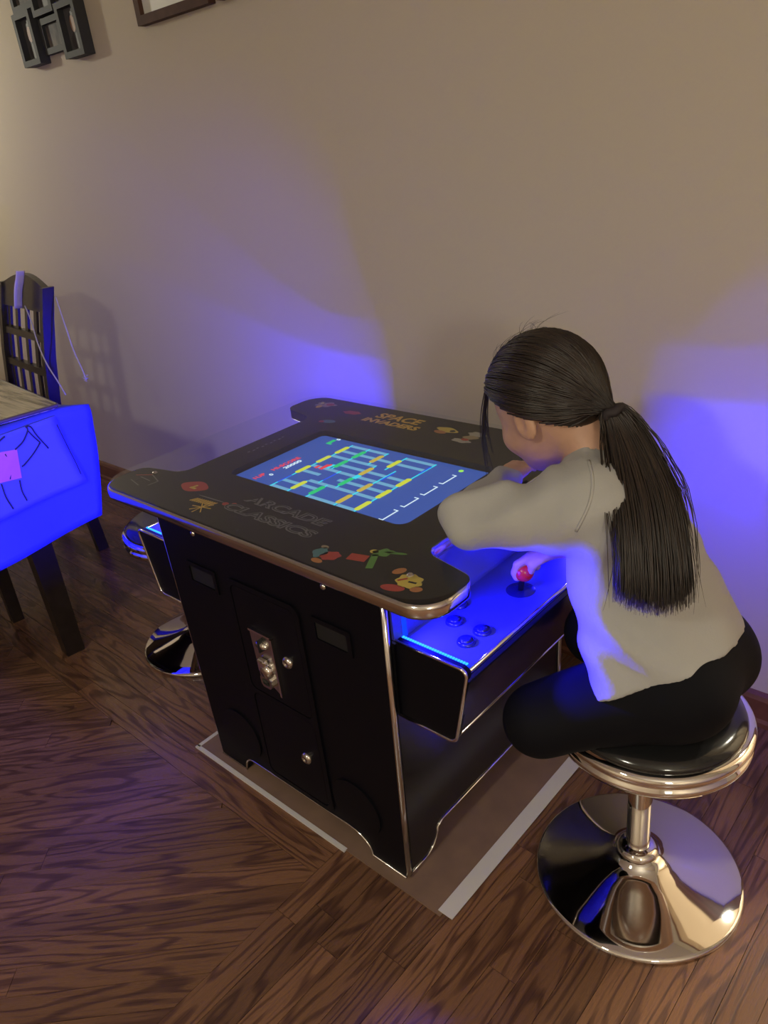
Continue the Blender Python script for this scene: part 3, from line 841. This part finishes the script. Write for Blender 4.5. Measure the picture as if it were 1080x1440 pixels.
# ------------------------------------------------------------------ dining chair by the wall
ch = empty('dining_chair', (-1.61, .10, 0), math.radians(-6))
tag(ch, 'dark wooden dining chair with a lattice back beside the wall', 'chair')
def bar(path, wx, wy):
    """rectangular bar through points; wx across x, wy across y"""
    v = []; f = []
    for (x, y, z) in path:
        v += [(x - wx, y - wy, z), (x + wx, y - wy, z), (x + wx, y + wy, z), (x - wx, y + wy, z)]
    for i in range(len(path) - 1):
        for k in range(4):
            l = (k + 1) % 4; f.append((4 * i + k, 4 * i + l, 4 * i + 4 + l, 4 * i + 4 + k))
    n = 4 * (len(path) - 1); f += [(3, 2, 1, 0), (n, n + 1, n + 2, n + 3)]
    return pyd(v, f)
CWD = .47
def by(z): return 0 if z < .45 else .105 * ((z - .45) / .54) ** 1.6
for x in (-.016, -CWD + .016):
    ob('back_post', bar([(x, by(z) + (.03 * (1 - z / .45) if z < .45 else 0), z) for z in (0, .2, .45, .6, .75, .88, .985)], .016, .020), 'darkwood', ch)
for x in (-.03, -CWD + .03):
    ob('front_leg', bar([(x, -.42, 0), (x, -.42, .43)], .021, .021), 'darkwood', ch)
ob('seat', box(-CWD, 0, -.45, .0, .43, .47, .008), 'darkwood', ch)
def rail(z0, z1, ar, th=.011):
    v = []; f = []; n = 14
    for i in range(n + 1):
        s = i / n; x = -.03 - (CWD - .06) * s; k = ar * math.sin(PI * s)
        for (z, yo) in ((z0, -th), (z1 + k, -th), (z1 + k, th), (z0, th)):
            v.append((x, by(z) + yo, z))
    for i in range(n):
        for k in range(4):
            l = (k + 1) % 4; f.append((4 * i + k, 4 * i + l, 4 * i + 4 + l, 4 * i + 4 + k))
    f += [(3, 2, 1, 0), (4 * n, 4 * n + 1, 4 * n + 2, 4 * n + 3)]
    return pyd(v, f)
ob('top_rail', rail(.905, .985, .035), 'darkwood', ch)
ob('cross_rail', rail(.805, .828, 0), 'darkwood', ch)
ob('cross_rail', rail(.690, .713, 0), 'darkwood', ch)
ob('cross_rail', rail(.560, .600, 0), 'darkwood', ch)
for x in (-.056, -.122, -.214, -.315, -.400):
    ob('slat', bar([(x, by(z), z) for z in (.57, .7, .8, .93)], .014, .0045), 'darkwood', ch)
# paper tag folded over the top rail with a curling ribbon
tg = bez([(-1.742, .188, 1.040), (-1.748, .180, 1.012), (-1.755, .166, .975), (-1.764, .152, .918)], 14)
tgo = ob('paper_tag', tube(tg, .021, 8, flat=.07, up=(1, .45, .1)), 'tag', None, True)
tag(tgo, 'white paper tag hooked over the top of the dining chair', 'tag')
rb = empty('curling_ribbon', (-1.60, .20, 1.0)); tag(rb, 'thin silver ribbon hanging from the top of the dining chair', 'ribbon')
for pts in ([(-1.745, .168, .925), (-1.70, .155, .875), (-1.63, .125, .81), (-1.55, .10, .755), (-1.47, .085, .705), (-1.43, .08, .665)],
            [(-1.592, .215, .955), (-1.555, .20, .91), (-1.515, .185, .85), (-1.475, .17, .79), (-1.42, .155, .735), (-1.40, .15, .70)]):
    me = tube([Vector(p) - rb.location for p in bez(pts, 30)], .0024, 6, flat=.4)
    ob('strand', me, 'ribbon', rb, True)
cl = [(.010 * math.cos(t) * (1 - t / 22), .010 * math.sin(t) * (1 - t / 22), -.0016 * t) for t in [i * .5 for i in range(26)]]
ob('curl', tube([Vector(p) + Vector((-1.405, .152, .715)) - rb.location for p in cl], .0018, 5), 'ribbon', rb, True)

# ------------------------------------------------------------------ pictures on the wall
def frame_part(x0, x1, z0, z1, wd, dep, parent, fmat, inner, nm='frame', slope=0.0):
    fnw = lambda a, b_, c: (a, YW - c, b_)
    r = rrect(x0, x1, z0, z1, .001, 1); h = rrect(x0 + wd, x1 - wd, z0 + wd, z1 - wd, .001, 1)
    fo = ob(nm, prism(r, .001, dep, [h[::-1]], fn=fnw), fmat, parent)
    ob('picture', prism(rrect(x0 + wd - .002, x1 - wd + .002, z0 + wd - .002, z1 - wd + .002, .001, 1), .001, dep * .45, fn=fnw), inner, fo)
    return fo
def photo_mat(name, seed):
    m, nt, b = nmat(name)
    tcn = nt.nodes.new('ShaderNodeTexCoord'); vn = nt.nodes.new('ShaderNodeTexNoise'); vn.inputs['Scale'].default_value = 22; vn.inputs['Detail'].default_value = 3
    mp = nt.nodes.new('ShaderNodeMapping'); mp.inputs['Location'].default_value = (seed, seed * 2.3, 0); mp.inputs['Scale'].default_value = (1.6, 1, .8)
    rp = nt.nodes.new('ShaderNodeValToRGB'); e = rp.color_ramp.elements
    e[0].position = .32; e[0].color = (.03, .03, .035, 1); e[1].position = .72; e[1].color = (.20, .17, .145, 1)
    x = e.new(.52); x.color = (.11, .10, .10, 1)
    nt.links.new(tcn.outputs['Object'], mp.inputs[0]); nt.links.new(mp.outputs[0], vn.inputs['Vector']); nt.links.new(vn.outputs['Fac'], rp.inputs[0]); nt.links.new(rp.outputs[0], b.inputs['Base Color'])
    b.inputs['Roughness'].default_value = .6; b.inputs['Specular IOR Level'].default_value = .2
    return m
col = empty('collage_frame', (0, 0, 0)); tag(col, 'charcoal collage frame of small portrait photos on the beige wall', 'picture frame')
P_('photo_skin', (.30, .17, .12)); P_('photo_dark', (.05, .045, .05)); P_('photo_back', (.09, .09, .095))
spec = [(-1.935, -1.812, 1.672, 1.830, .040, 1), (-1.795, -1.645, 1.692, 1.795, .022, 0), (-1.640, -1.515, 1.660, 1.815, .040, 1),
        (-1.945, -1.795, 1.835, 1.935, .024, 0), (-1.790, -1.655, 1.800, 1.935, .036, 1), (-1.650, -1.515, 1.820, 1.93, .022, 0)]
for i, (x0, x1, z0, z1, dep, face) in enumerate(spec):
    fo = frame_part(x0, x1, z0, z1, .018, dep, col, 'frame_grey', photo_mat('photo_%d' % i, 3.1 * i) if not face else M['photo_back'])
    yy = YW - dep * .45 - .0008
    def ov(cx, cz, a, b_, mat, d=0.0):
        ob('portrait', prism([(cx + a * math.cos(t * PI / 8), cz + b_ * math.sin(t * PI / 8)) for t in range(16)], 0, .0008, fn=lambda p, q_, c: (p, yy - c - d, q_)), mat, fo)
    if face:
        cx = (x0 + x1) / 2; zc = z0 + (z1 - z0) * .62
        ov(cx, z0 + .045, .030, .026, 'photo_dark'); ov(cx, zc, .021, .030, 'photo_dark', .0009); ov(cx, zc - .004, .016, .023, 'photo_skin', .0018)
for x0, lab in ((-1.21, 'walnut brown picture frame with a pale mat beside the charcoal collage frame'), (-.829, 'walnut brown picture frame hung apart from the collage frame')):
    pf = empty('picture_frame', (0, 0, 0)); tag(pf, lab, 'picture frame')
    frame_part(x0, x0 + .345, 1.687, 2.12, .024, .026, pf, 'frame_brown', M['matboard'])

# ------------------------------------------------------------------ the child (signed distances polygonised with surface nets)
def V3(*a): return np.array(a, float)
class Field:
    def __init__(s, lo, hi, h):
        s.lo = np.array(lo, float); s.h = h
        s.n = np.ceil((np.array(hi) - s.lo) / h).astype(int) + 1
        s.D = np.full(s.n, 1.0, np.float32)
    def sub(s, lo, hi):
        a = np.maximum(np.floor((np.array(lo) - s.lo) / s.h).astype(int), 0)
        b = np.minimum(np.ceil((np.array(hi) - s.lo) / s.h).astype(int) + 1, s.n)
        sl = tuple(slice(i, max(i, j)) for i, j in zip(a, b))
        g = [s.lo[k] + s.h * np.arange(a[k], max(a[k], b[k])) for k in range(3)]
        return sl, np.meshgrid(*g, indexing='ij')
    def smin(s, sl, d, k):
        o = s.D[sl]
        if k > 0:
            h = np.clip(.5 + .5 * (o - d) / k, 0, 1)
            s.D[sl] = o * (1 - h) + d * h - k * h * (1 - h)
        else: s.D[sl] = np.minimum(o, d)
    def cone(s, a, b, ra, rb, k=.01, sq=None):
        """tapered capsule; sq = (axis, factor) flattens it along an axis"""
        a = np.array(a, float); b = np.array(b, float); R = max(ra, rb) + .05
        sl, (X, Y, Z) = s.sub(np.minimum(a, b) - R * 1.35, np.maximum(a, b) + R * 1.35)
        if X.size == 0: return
        ba = b - a; L = ba @ ba
        px, py, pz = X - a[0], Y - a[1], Z - a[2]
        t = np.clip((px * ba[0] + py * ba[1] + pz * ba[2]) / L, 0, 1)
        qx, qy, qz = px - t * ba[0], py - t * ba[1], pz - t * ba[2]
        if sq is not None:
            ax, fct = sq; ax = np.array(ax, float); ax /= np.linalg.norm(ax)
            c = qx * ax[0] + qy * ax[1] + qz * ax[2]; g = (1 / fct - 1)
            qx = qx + g * c * ax[0]; qy = qy + g * c * ax[1]; qz = qz + g * c * ax[2]
        d = np.sqrt(qx * qx + qy * qy + qz * qz) - (ra + (rb - ra) * t)
        s.smin(sl, d, k)
    def ell(s, c, r, axes=None, k=.01, cut=False):
        c = np.array(c, float); r = np.array(r, float)
        A = np.eye(3) if axes is None else np.array(axes, float)
        sl, (X, Y, Z) = s.sub(c - r.max() - .05, c + r.max() + .05)
        if X.size == 0: return
        P = np.stack([X - c[0], Y - c[1], Z - c[2]], -1) @ A.T
        q = np.linalg.norm(P / r, axis=-1); q2 = np.linalg.norm(P / (r * r), axis=-1) + 1e-9
        d = q * (q - 1) / q2
        if cut:
            o = s.D[sl]; h = np.clip(.5 - .5 * (o + d) / k, 0, 1); s.D[sl] = o * (1 - h) - d * h + k * h * (1 - h)
        else: s.smin(sl, d, k)
    def apply(s, fn):
        g = [s.lo[k] + s.h * np.arange(s.n[k]) for k in range(3)]
        X, Y, Z = np.meshgrid(*g, indexing='ij'); s.D = fn(X, Y, Z, s.D).astype(np.float32)
    def mesh(s):
        D = s.D; I = D < 0
        nx, ny, nz = D.shape
        acc = np.zeros((nx - 1, ny - 1, nz - 1, 3), np.float32); cnt = np.zeros((nx - 1, ny - 1, nz - 1), np.float32)
        for ax in range(3):
            o1, o2 = [a for a in range(3) if a != ax]
            for i in (0, 1):
                for j in (0, 1):
                    sa = [None] * 3; sb = [None] * 3
                    sa[ax] = slice(0, D.shape[ax] - 1); sb[ax] = slice(1, D.shape[ax])
                    for o, k in ((o1, i), (o2, j)):
                        sa[o] = sb[o] = slice(k, D.shape[o] - 1 + k)
                    A = D[tuple(sa)]; B = D[tuple(sb)]
                    cr = (A < 0) != (B < 0)
                    t = np.where(cr, A / np.where(cr, A - B, 1), 0)
                    p = np.zeros(3); p[o1] = i; p[o2] = j
                    for c in range(3):
                        acc[..., c] += np.where(cr, t if c == ax else p[c], 0)
                    cnt += cr
        act = cnt > 0
        idx = np.full(act.shape, -1, np.int64); idx[act] = np.arange(act.sum())
        base = np.argwhere(act)
        verts = s.lo + s.h * (base + acc[act] / cnt[act][:, None])
        faces = []
        for ax in range(3):
            o1, o2 = (ax + 1) % 3, (ax + 2) % 3
            sa = [slice(None)] * 3; sb = [slice(None)] * 3
            sa[ax] = slice(0, -1); sb[ax] = slice(1, None)
            A = I[tuple(sa)]; B = I[tuple(sb)]
            e = np.argwhere(A != B)
            ok = (e[:, o1] > 0) & (e[:, o2] > 0) & (e[:, o1] < D.shape[o1] - 1) & (e[:, o2] < D.shape[o2] - 1)
            e = e[ok]
            fl = A[tuple(e.T)]
            def c(d1, d2):
                q_ = e.copy(); q_[:, o1] += d1; q_[:, o2] += d2
                return idx[tuple(q_.T)]
            Q = np.stack([c(-1, -1), c(0, -1), c(0, 0), c(-1, 0)], 1)
            Q[~fl] = Q[~fl][:, ::-1]
            faces.append(Q)
        F = np.concatenate(faces)
        F = F[(F >= 0).all(1)]
        me = bpy.data.meshes.new('sdf')
        me.vertices.add(len(verts)); me.vertices.foreach_set('co', verts.astype(np.float32).ravel())
        me.loops.add(F.size); me.loops.foreach_set('vertex_index', F.astype(np.int32).ravel())
        me.polygons.add(len(F)); me.polygons.foreach_set('loop_start', np.arange(0, F.size, 4, dtype=np.int32))
        me.update(calc_edges=True)
        return me

def relax(me, it=2):
    bm = bmesh.new(); bm.from_mesh(me)
    for _ in range(it): bmesh.ops.smooth_vert(bm, verts=bm.verts, factor=.5, use_axis_x=True, use_axis_y=True, use_axis_z=True)
    bm.to_mesh(me); bm.free(); return me

def unit(a): a = np.array(a, float); return a / np.linalg.norm(a)
# head frame
HC = V3(.449, .000, .934)
HF = unit((-.88, .13, -.46))
HL = unit(np.cross((0, 0, 1), HF)); HL = HL                     # her left (towards the camera)
HU = np.cross(HF, HL)
if HU[2] < 0: HU = -HU
def hp(f_, l_, u_): return HC + HF * f_ + HL * l_ + HU * u_
HAX = [HF, HL, HU]

person = empty('person', (.64, 0, .437)); tag(person, 'child with a long brown ponytail in white top and black leggings on the stool', 'person')
def pchild(nm, me, mat):
    me.transform(Matrix.Translation(-person.location)); return ob(nm, me, mat, person, True)

# joints
SHL, SHR = V3(.575, -.098, .805), V3(.532, .084, .780)
ELL_, WRL = V3(.398, -.147, .764), V3(.352, .020, .755)
ELR, WRR = V3(.605, .115, .640), V3(.494, .003, .671)
NB = V3(.548, .002, .842)
HIPL, HIPR = V3(.690, -.072, .505), V3(.690, .072, .505)
KNL, KNR = V3(.538, -.174, .447), V3(.522, .050, .480)
ANL, ANR = V3(.600, -.045, .470), V3(.600, .085, .468)

B = Field((.26, -.26, .40), (.84, .24, 1.08), .0036)
# head and face
B.ell(HC, (.088, .070, .082), HAX, .01)
B.ell(hp(.028, 0, -.052), (.058, .054, .062), HAX, .02)
B.ell(hp(.052, 0, -.092), (.024, .026, .022), HAX, .02)
for s in (-1, 1):
    B.ell(hp(.055, s * .030, -.048), (.028, .024, .026), HAX, .015)
    B.ell(hp(.083, s * .030, -.012), (.012, .016, .011), HAX, .008, cut=True)
    B.ell(hp(-.008, s * .071, -.030), (.020, .008, .028), HAX, .004)
    B.ell(hp(-.004, s * .078, -.028), (.010, .005, .016), HAX, .003, cut=True)
B.cone(hp(.084, 0, -.016), hp(.096, 0, -.040), .008, .011, .008)
for s in (-1, 1): B.ell(hp(.090, s * .009, -.043), (.007, .006, .006), HAX, .005)
B.cone(hp(.083, -.016, -.068), hp(.083, .016, -.068), .006, .006, .004)
B.cone(hp(.080, -.013, -.077), hp(.080, .013, -.077), .0065, .0065, .004)
# neck, trunk, arms, legs: one surface
B.cone(hp(-.030, 0, -.055), NB, .043, .046, .02)
B.cone(NB, V3(.60, 0, .74), .055, .085, .03, sq=((1, 0, .4), .75))
B.cone(V3(.60, 0, .74), V3(.685, 0, .54), .088, .09, .03, sq=((1, 0, .4), .8))
for s_, e_, w_ in ((SHL, ELL_, WRL), (SHR, ELR, WRR)):
    B.cone(NB + (s_ - NB) * .3 + V3(.01, 0, -.015), s_, .045, .042, .02)
    B.cone(s_, e_, .038, .028, .015); B.cone(e_, w_, .028, .020, .012)
for h_, k_, a_ in ((HIPL, KNL, ANL), (HIPR, KNR, ANR)):
    B.cone(h_, k_, .062, .044, .02); B.cone(k_, a_ + V3(0, 0, .01), .040, .030, .015); B.cone(a_, a_ + V3(.05, .03, -.002), .024, .018, .01)
# hands
def hand(wr, knuck_dir, side, palm_n, curl, spread=.017, thumb_sign=1, ln=1.0):
    """wr wrist, knuck_dir along the palm, side across the knuckles (index side), palm_n out of the palm; curl angles per joint"""
    d = unit(knuck_dir); sd = unit(side); pn = unit(palm_n)
    pc = wr + d * .030 * ln
    B.cone(wr, wr + d * .012, .019, .019, .01, sq=(pn, .75))
    for q_ in (-1.1, -.4, .4, 1.1):
        B.cone(wr + d * .010 + sd * q_ * .009, wr + d * .052 * ln + sd * q_ * .0155, .0125, .0095, .008, sq=(pn, .85))
    L = [(.024, .017, .013), (.027, .019, .014), (.025, .018, .014), (.019, .013, .012)]
    for i, q_ in enumerate((1.1, .4, -.4, -1.1)):
        p = wr + d * .055 * ln + sd * q_ * .0160; a = 0.0; dd = d
        for j, l in enumerate(L[i]):
            a += curl[j]
            dd = d * math.cos(a) + pn * math.sin(a)
            p2 = p + dd * l * ln
            B.cone(p, p2, .0078 - .0006 * j, .0074 - .0006 * j, .0022); p = p2
    tb_ = wr + d * .016 + sd * .014
    t1 = tb_ + unit(sd * .75 + d * .55 + pn * .35) * .024; t2 = t1 + unit(d * .7 + pn * .6 + sd * .05) * .020; t3 = t2 + unit(d * .45 + pn * .85 - sd * .3) * .015
    B.cone(tb_, t1, .0115, .0095, .006); B.cone(t1, t2, .0092, .0082, .003); B.cone(t2, t3, .0082, .0068, .003)
BALL = V3(.424, -.036, .627)
hand(WRR, V3(-.80, -.48, -.20), V3(-.45, -.80, -.1) * 1.0, V3(-.1, .05, -1), (.55, .75, .55))
hand(WRL, V3(-.15, 1, .02), V3(-1, -.1, 0), V3(-.1, 0, -1), (.15, .25, .2))
body = pchild('body', relax(B.mesh(), 1), 'skin')
for s in (-1, 1):
    e = lathe([(.011 * math.cos(t), .011 * math.sin(t)) for t in [-PI / 2 + i * PI / 10 for i in range(11)]], 16, tuple(hp(.066, s * .030, -.012)))
    pchild('eye', e, 'eye')

# leggings
G = Field((.40, -.30, .36), (.86, .26, .70), .005)
G.ell(V3(.692, 0, .523), (.098, .130, .090), None, .02)
G.ell(V3(.706, -.055, .510), (.090, .075, .078), None, .02); G.ell(V3(.704, .055, .510), (.090, .075, .078), None, .02)
G.cone(V3(.69, 0, .55), V3(.665, 0, .60), .084, .072, .03, sq=((1, 0, .4), .8))
for h_, k_, a_ in ((HIPL, KNL, ANL), (HIPR, KNR, ANR)):
    G.cone(h_, k_, .074, .056, .03); G.cone(k_, a_ + V3(0, 0, .01), .050, .038, .03); G.cone(a_, a_ + V3(.05, .03, -.002), .034, .028, .02)
def gcut(X, Y, Z, D):
    seat = np.hypot(X - .654, Y + .012) < .156
    return np.maximum(D, np.where(seat, .4378 - Z, .36 - Z))
G.apply(gcut)
pchild('leggings', relax(G.mesh(), 2), 'legging')

# white long-sleeved top
T = Field((.29, -.24, .46), (.84, .24, .92), .0045)
T.cone(V3(.566, -.008, .782), V3(.622, 0, .66), .098, .116, .03, sq=((1, 0, .45), .74))
T.cone(V3(.622, 0, .66), V3(.678, 0, .545), .118, .132, .03, sq=((1, 0, .45), .76))
T.cone(V3(.572, -.045, .725), V3(.650, -.085, .54), .050, .060, .04); T.cone(V3(.585, -.08, .69), V3(.648, -.132, .51), .035, .034, .03)
T.cone(V3(.560, .04, .725), V3(.620, .06, .555), .050, .070, .04)
T.cone(SHL + V3(.01, .025, -.004), SHR + V3(.01, -.02, 0), .060, .050, .05)
T.cone(SHL + V3(-.012, 0, -.004), SHL * .45 + ELL_ * .55 + V3(.0, 0, -.003), .056, .050, .055); T.cone(SHL * .45 + ELL_ * .55, ELL_, .052, .042, .01)
T.cone(ELL_, WRL, .042, .029, .012)
T.cone(SHR, ELR, .050, .042, .02); T.cone(ELR, WRR + V3(.006, .004, 0), .042, .024, .012)
T.cone(NB + V3(.012, 0, -.02), NB + V3(.004, 0, .004), .062, .052, .015)
hp1, hp2, hp3 = V3(.652, -.15, .530), V3(.785, .0, .586), V3(.625, .10, .50)
hn = unit(np.cross(hp2 - hp1, hp3 - hp1)); hn = hn if hn[2] > 0 else -hn
def tcut(X, Y, Z, D):
    P = [X, Y, Z]
    # soft folds
    fold = .0042 * np.sin(52 * X + 26 * Y + 7 * np.sin(12 * Z + 6 * Y)) * np.sin(17 * Z - 11 * X + 1.3)
    fold += .0034 * np.sin(88 * (Z * .55 - X * .85) + 4 * np.sin(20 * Y + 9 * X)) * np.clip((.60 - X) / .1, 0, 1)
    fold += .0036 * np.sin(60 * (Z + .42 * X + .35 * Y) + 2.5 * np.sin(16 * X)) * np.clip((X - .60) / .06, 0, 1) * np.clip((.70 - Z) / .08, 0, 1)
    D = D + fold
    hem = -((X - hp1[0]) * hn[0] + (Y - hp1[1]) * hn[1] + (Z - hp1[2]) * hn[2]) + .002 * np.sin(26 * (X + Y))
    nk = np.sqrt(((X - NB[0] + .004) * 1.0) ** 2 + (Y - NB[1]) ** 2 + ((Z - NB[2] - .030) * 1.0) ** 2) - .046
    D = np.maximum(D, hem)
    D = np.maximum(D, -nk)
    # rests on the glass
    on = (X < .4624) & (np.abs(Y) < .335)
    D = np.where(on & (Z > .69), np.maximum(D, .7204 - Z), D)
    return D
T.apply(tcut)
shirt = pchild('shirt', relax(T.mesh(), 2), 'shirt')
shirt['label'] = 'loose white long-sleeved top'
# armhole seam laid on the surface of the top
from mathutils.bvhtree import BVHTree
bvh = BVHTree.FromPolygons([v_.co + person.location for v_ in shirt.data.vertices], [tuple(p_.vertices) for p_ in shirt.data.polygons])
sp = []
for px_, py_, _z in bez([(828, 648, 0), (833, 672, 0), (832, 695, 0), (825, 718, 0), (810, 747, 0)], 22):  # photo pixels
    d = (fw + r2 * ((px_ - 540) / FPX) + d2 * ((py_ - 720) / FPX)).normalized()
    hit = bvh.ray_cast(CAM, d)
    if hit[0] is not None: sp.append(tuple(hit[0] - person.location))
if len(sp) > 5:
    ob('seam', tube(sp, .0024, 6), 'shirt', person, True)

# hair: cap, combed strands, tie and ponytail
K = Field((.30, -.14, .80), (.62, .14, 1.08), .004)
K.ell(HC, (.0965, .0785, .0915), HAX, .01)
K.ell(hp(-.045, 0, -.022), (.050, .060, .056), HAX, .02)
def kcut(X, Y, Z, D):
    P = np.stack([X - HC[0], Y - HC[1], Z - HC[2]], -1)
    a, l, u = P @ HF, P @ HL, P @ HU
    hl = (a - .052) * .80 - (u - .012) * .62 + .0                  # face opening
    ear = (a + .030) * .75 - (u + .034) * .9                       # above the ears and nape
    D = np.maximum(D, hl * .9 + .010 * np.cos(l * 40))
    D = np.maximum(D, ear)
    return D
K.apply(kcut)
pchild('hair_cap', relax(K.mesh(), 1), 'hair')
TIE = hp(-.106, -.002, -.060)
tdir = unit((TIE - HC) @ np.array(HAX).T)
HR = V3(.100, .082, .095)
def on_scalp(dv, lift=1.0): return HC + (dv * HR * lift) @ np.array(HAX)
vs1, fs1, vs2, fs2 = [], [], [], []
def strand(path, r0, r1, n=4, alt=False):
    vv, ff = (vs2, fs2) if alt else (vs1, fs1)
    P = np.array(path); m = len(P); k0 = len(vv)
    t = np.gradient(P, axis=0); t /= np.linalg.norm(t, axis=1)[:, None] + 1e-9
    u = np.cross(t, V3(.3, .2, .93)); u /= np.linalg.norm(u, axis=1)[:, None] + 1e-9
    w_ = np.cross(t, u)
    for i in range(m):
        s = i / (m - 1); r = r0 + (r1 - r0) * s
        if s > .8: r *= max(.25, (1 - s) / .2)
        for k in range(n):
            a = 2 * PI * k / n; vv.append(tuple(P[i] + r * (math.cos(a) * u[i] + math.sin(a) * w_[i])))
    for i in range(m - 1):
        for k in range(n):
            l = (k + 1) % n; ff.append((k0 + i * n + k, k0 + i * n + l, k0 + (i + 1) * n + l, k0 + (i + 1) * n + k))
def slerp(a, b, t):
    o = math.acos(max(-1, min(1, float(a @ b))))
    return (math.sin((1 - t) * o) * a + math.sin(t * o) * b) / math.sin(o) if o > 1e-4 else a
cnt = 0
while cnt < 2000:
    d = unit(rng.normal(size=3))
    pos = d * HR
    if (pos[0] - .050) * .80 - (pos[2] - .012) * .62 > 0: continue
    if (pos[0] + .030) * .75 - (pos[2] + .034) * .9 > .002: continue
    if d @ tdir > .985: continue
    # combed back: start near the hairline side of this spot
    lift = rng.uniform(.985, 1.035)
    m = 12; path = []
    wob = rng.normal(size=2) * .02; jit = unit(rng.normal(size=3)) * .010
    for i in range(m):
        t = i / (m - 1)
        q_ = slerp(d, tdir, t * .97)
        q_ = unit(q_ + V3(0, wob[0], wob[1]) * math.sin(PI * t))
        p_ = on_scalp(q_, lift + .02 * math.sin(PI * t)); bl_ = max(0.0, (t - .62) / .38) ** 1.6
        path.append(p_ * (1 - bl_) + (TIE + jit) * bl_)
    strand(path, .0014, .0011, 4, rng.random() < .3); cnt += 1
# flyaway hairs above the crown and loose wisps beside the face
for i in range(26):
    d = unit(V3(rng.uniform(-.3, .7), rng.uniform(-.6, .8), 1)); p0 = on_scalp(d, 1.0)
    e = p0 + HU * rng.uniform(.008, .022) - HF * rng.uniform(.01, .05) + HL * rng.normal() * .02
    strand([p0 * (1 - t) ** 2 + 2 * t * (1 - t) * (p0 + HU * .018) + e * t * t for t in np.linspace(0, 1, 7)], .00035, .0002, 3)
for i in range(22):
    s = 1 if i < 15 else -1
    d = unit(V3(.86 + rng.normal() * .04, s * (.42 + rng.normal() * .10), .52 + rng.normal() * .08)); p0 = on_scalp(d, 1.01)
    ln = rng.uniform(.09, .17)
    p1 = p0 + HF * .010 + V3(0, 0, -ln * .45) + HL * s * .012; p2 = p0 + HF * rng.uniform(-.015, .008) + V3(.0, 0, -ln) + HL * s * rng.uniform(0, .012)
    strand([p0 * (1 - t) ** 2 + 2 * t * (1 - t) * p1 + p2 * t * t for t in np.linspace(0, 1, 10)], .0011, .0006, 4)
# ponytail
pg = np.array([TIE, V3(.596, -.026, .899), V3(.630, -.053, .860), V3(.661, -.086, .820), V3(.684, -.116, .772), V3(.695, -.131, .727), V3(.699, -.140, .693)])
pgp = [np.array(p) for p in bez([tuple(p) for p in pg], 40)]
pgp = np.array(pgp)
ptan = np.gradient(pgp, axis=0); ptan /= np.linalg.norm(ptan, axis=1)[:, None]
view = unit((-.70, .71, -.1))
ps = np.cross(ptan, np.array([.55, -.75, .35])); ps /= np.linalg.norm(ps, axis=1)[:, None]
pn_ = np.cross(ps, ptan)
def wspread(t): return .013 + .034 * np.clip(t / .45, 0, 1) ** .8 + .010 * np.clip((t - .45) / .55, 0, 1)
for i in range(1300):
    a = rng.uniform(0, 2 * PI); r = math.sqrt(rng.random()); ox, oy = r * math.cos(a), r * math.sin(a)
    te = 1.0 - abs(rng.normal()) * .075 - .07 * abs(ox) ** 2 - (.12 if rng.random() < .15 else 0)
    n = 18; path = []
    ph = rng.uniform(0, 6.28); am = rng.uniform(.0, .0035)
    for k in range(n):
        t = te * k / (n - 1); x = t * 40; j = min(int(x), 39); fr = x - j
        c = pgp[j] * (1 - fr) + pgp[j + 1] * fr; sj, nj = ps[j], pn_[j]
        wd = float(wspread(t))
        path.append(c + sj * (ox * wd + am * math.sin(7 * t + ph)) + nj * (oy * (.013 + .010 * t)))
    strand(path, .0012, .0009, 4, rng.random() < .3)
for i in range(26):                                       # stray outer hairs
    ox = rng.choice((-1, 1)) * rng.uniform(.9, 1.12); te = rng.uniform(.6, 1.0); ph = rng.uniform(0, 6); path = []
    for k in range(16):
        t = te * k / 15; j = min(int(t * 40), 39)
        path.append(pgp[j] + ps[j] * ox * float(wspread(t)) * (1 + .12 * math.sin(5 * t + ph)) + pn_[j] * (.012 + .01 * rng.normal() * .2))
    strand(path, .0009, .0005, 3, i % 2 == 0)
pchild('hair', pyd(vs1, fs1), 'hair')
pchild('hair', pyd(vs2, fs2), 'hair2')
core = tube([tuple(p) for p in pgp[:34]], [float(wspread(t / 40)) * .82 * (1 if t < 30 else .8) for t in range(34)], 14, flat=.32, up=(.55, -.75, .35))
pchild('ponytail', core, 'hair')
tie_p = [TIE + .015 * (math.cos(a) * ps[2] + math.sin(a) * pn_[2]) + ptan[2] * (.006 + .002 * math.sin(5 * a)) for a in np.linspace(0, 2 * PI, 24, endpoint=False)]
pchild('hair_tie', tube([tuple(p) for p in tie_p], .0075, 8, closed=True), pmat('dark_scrunchie', (.02, .014, .018), .7))
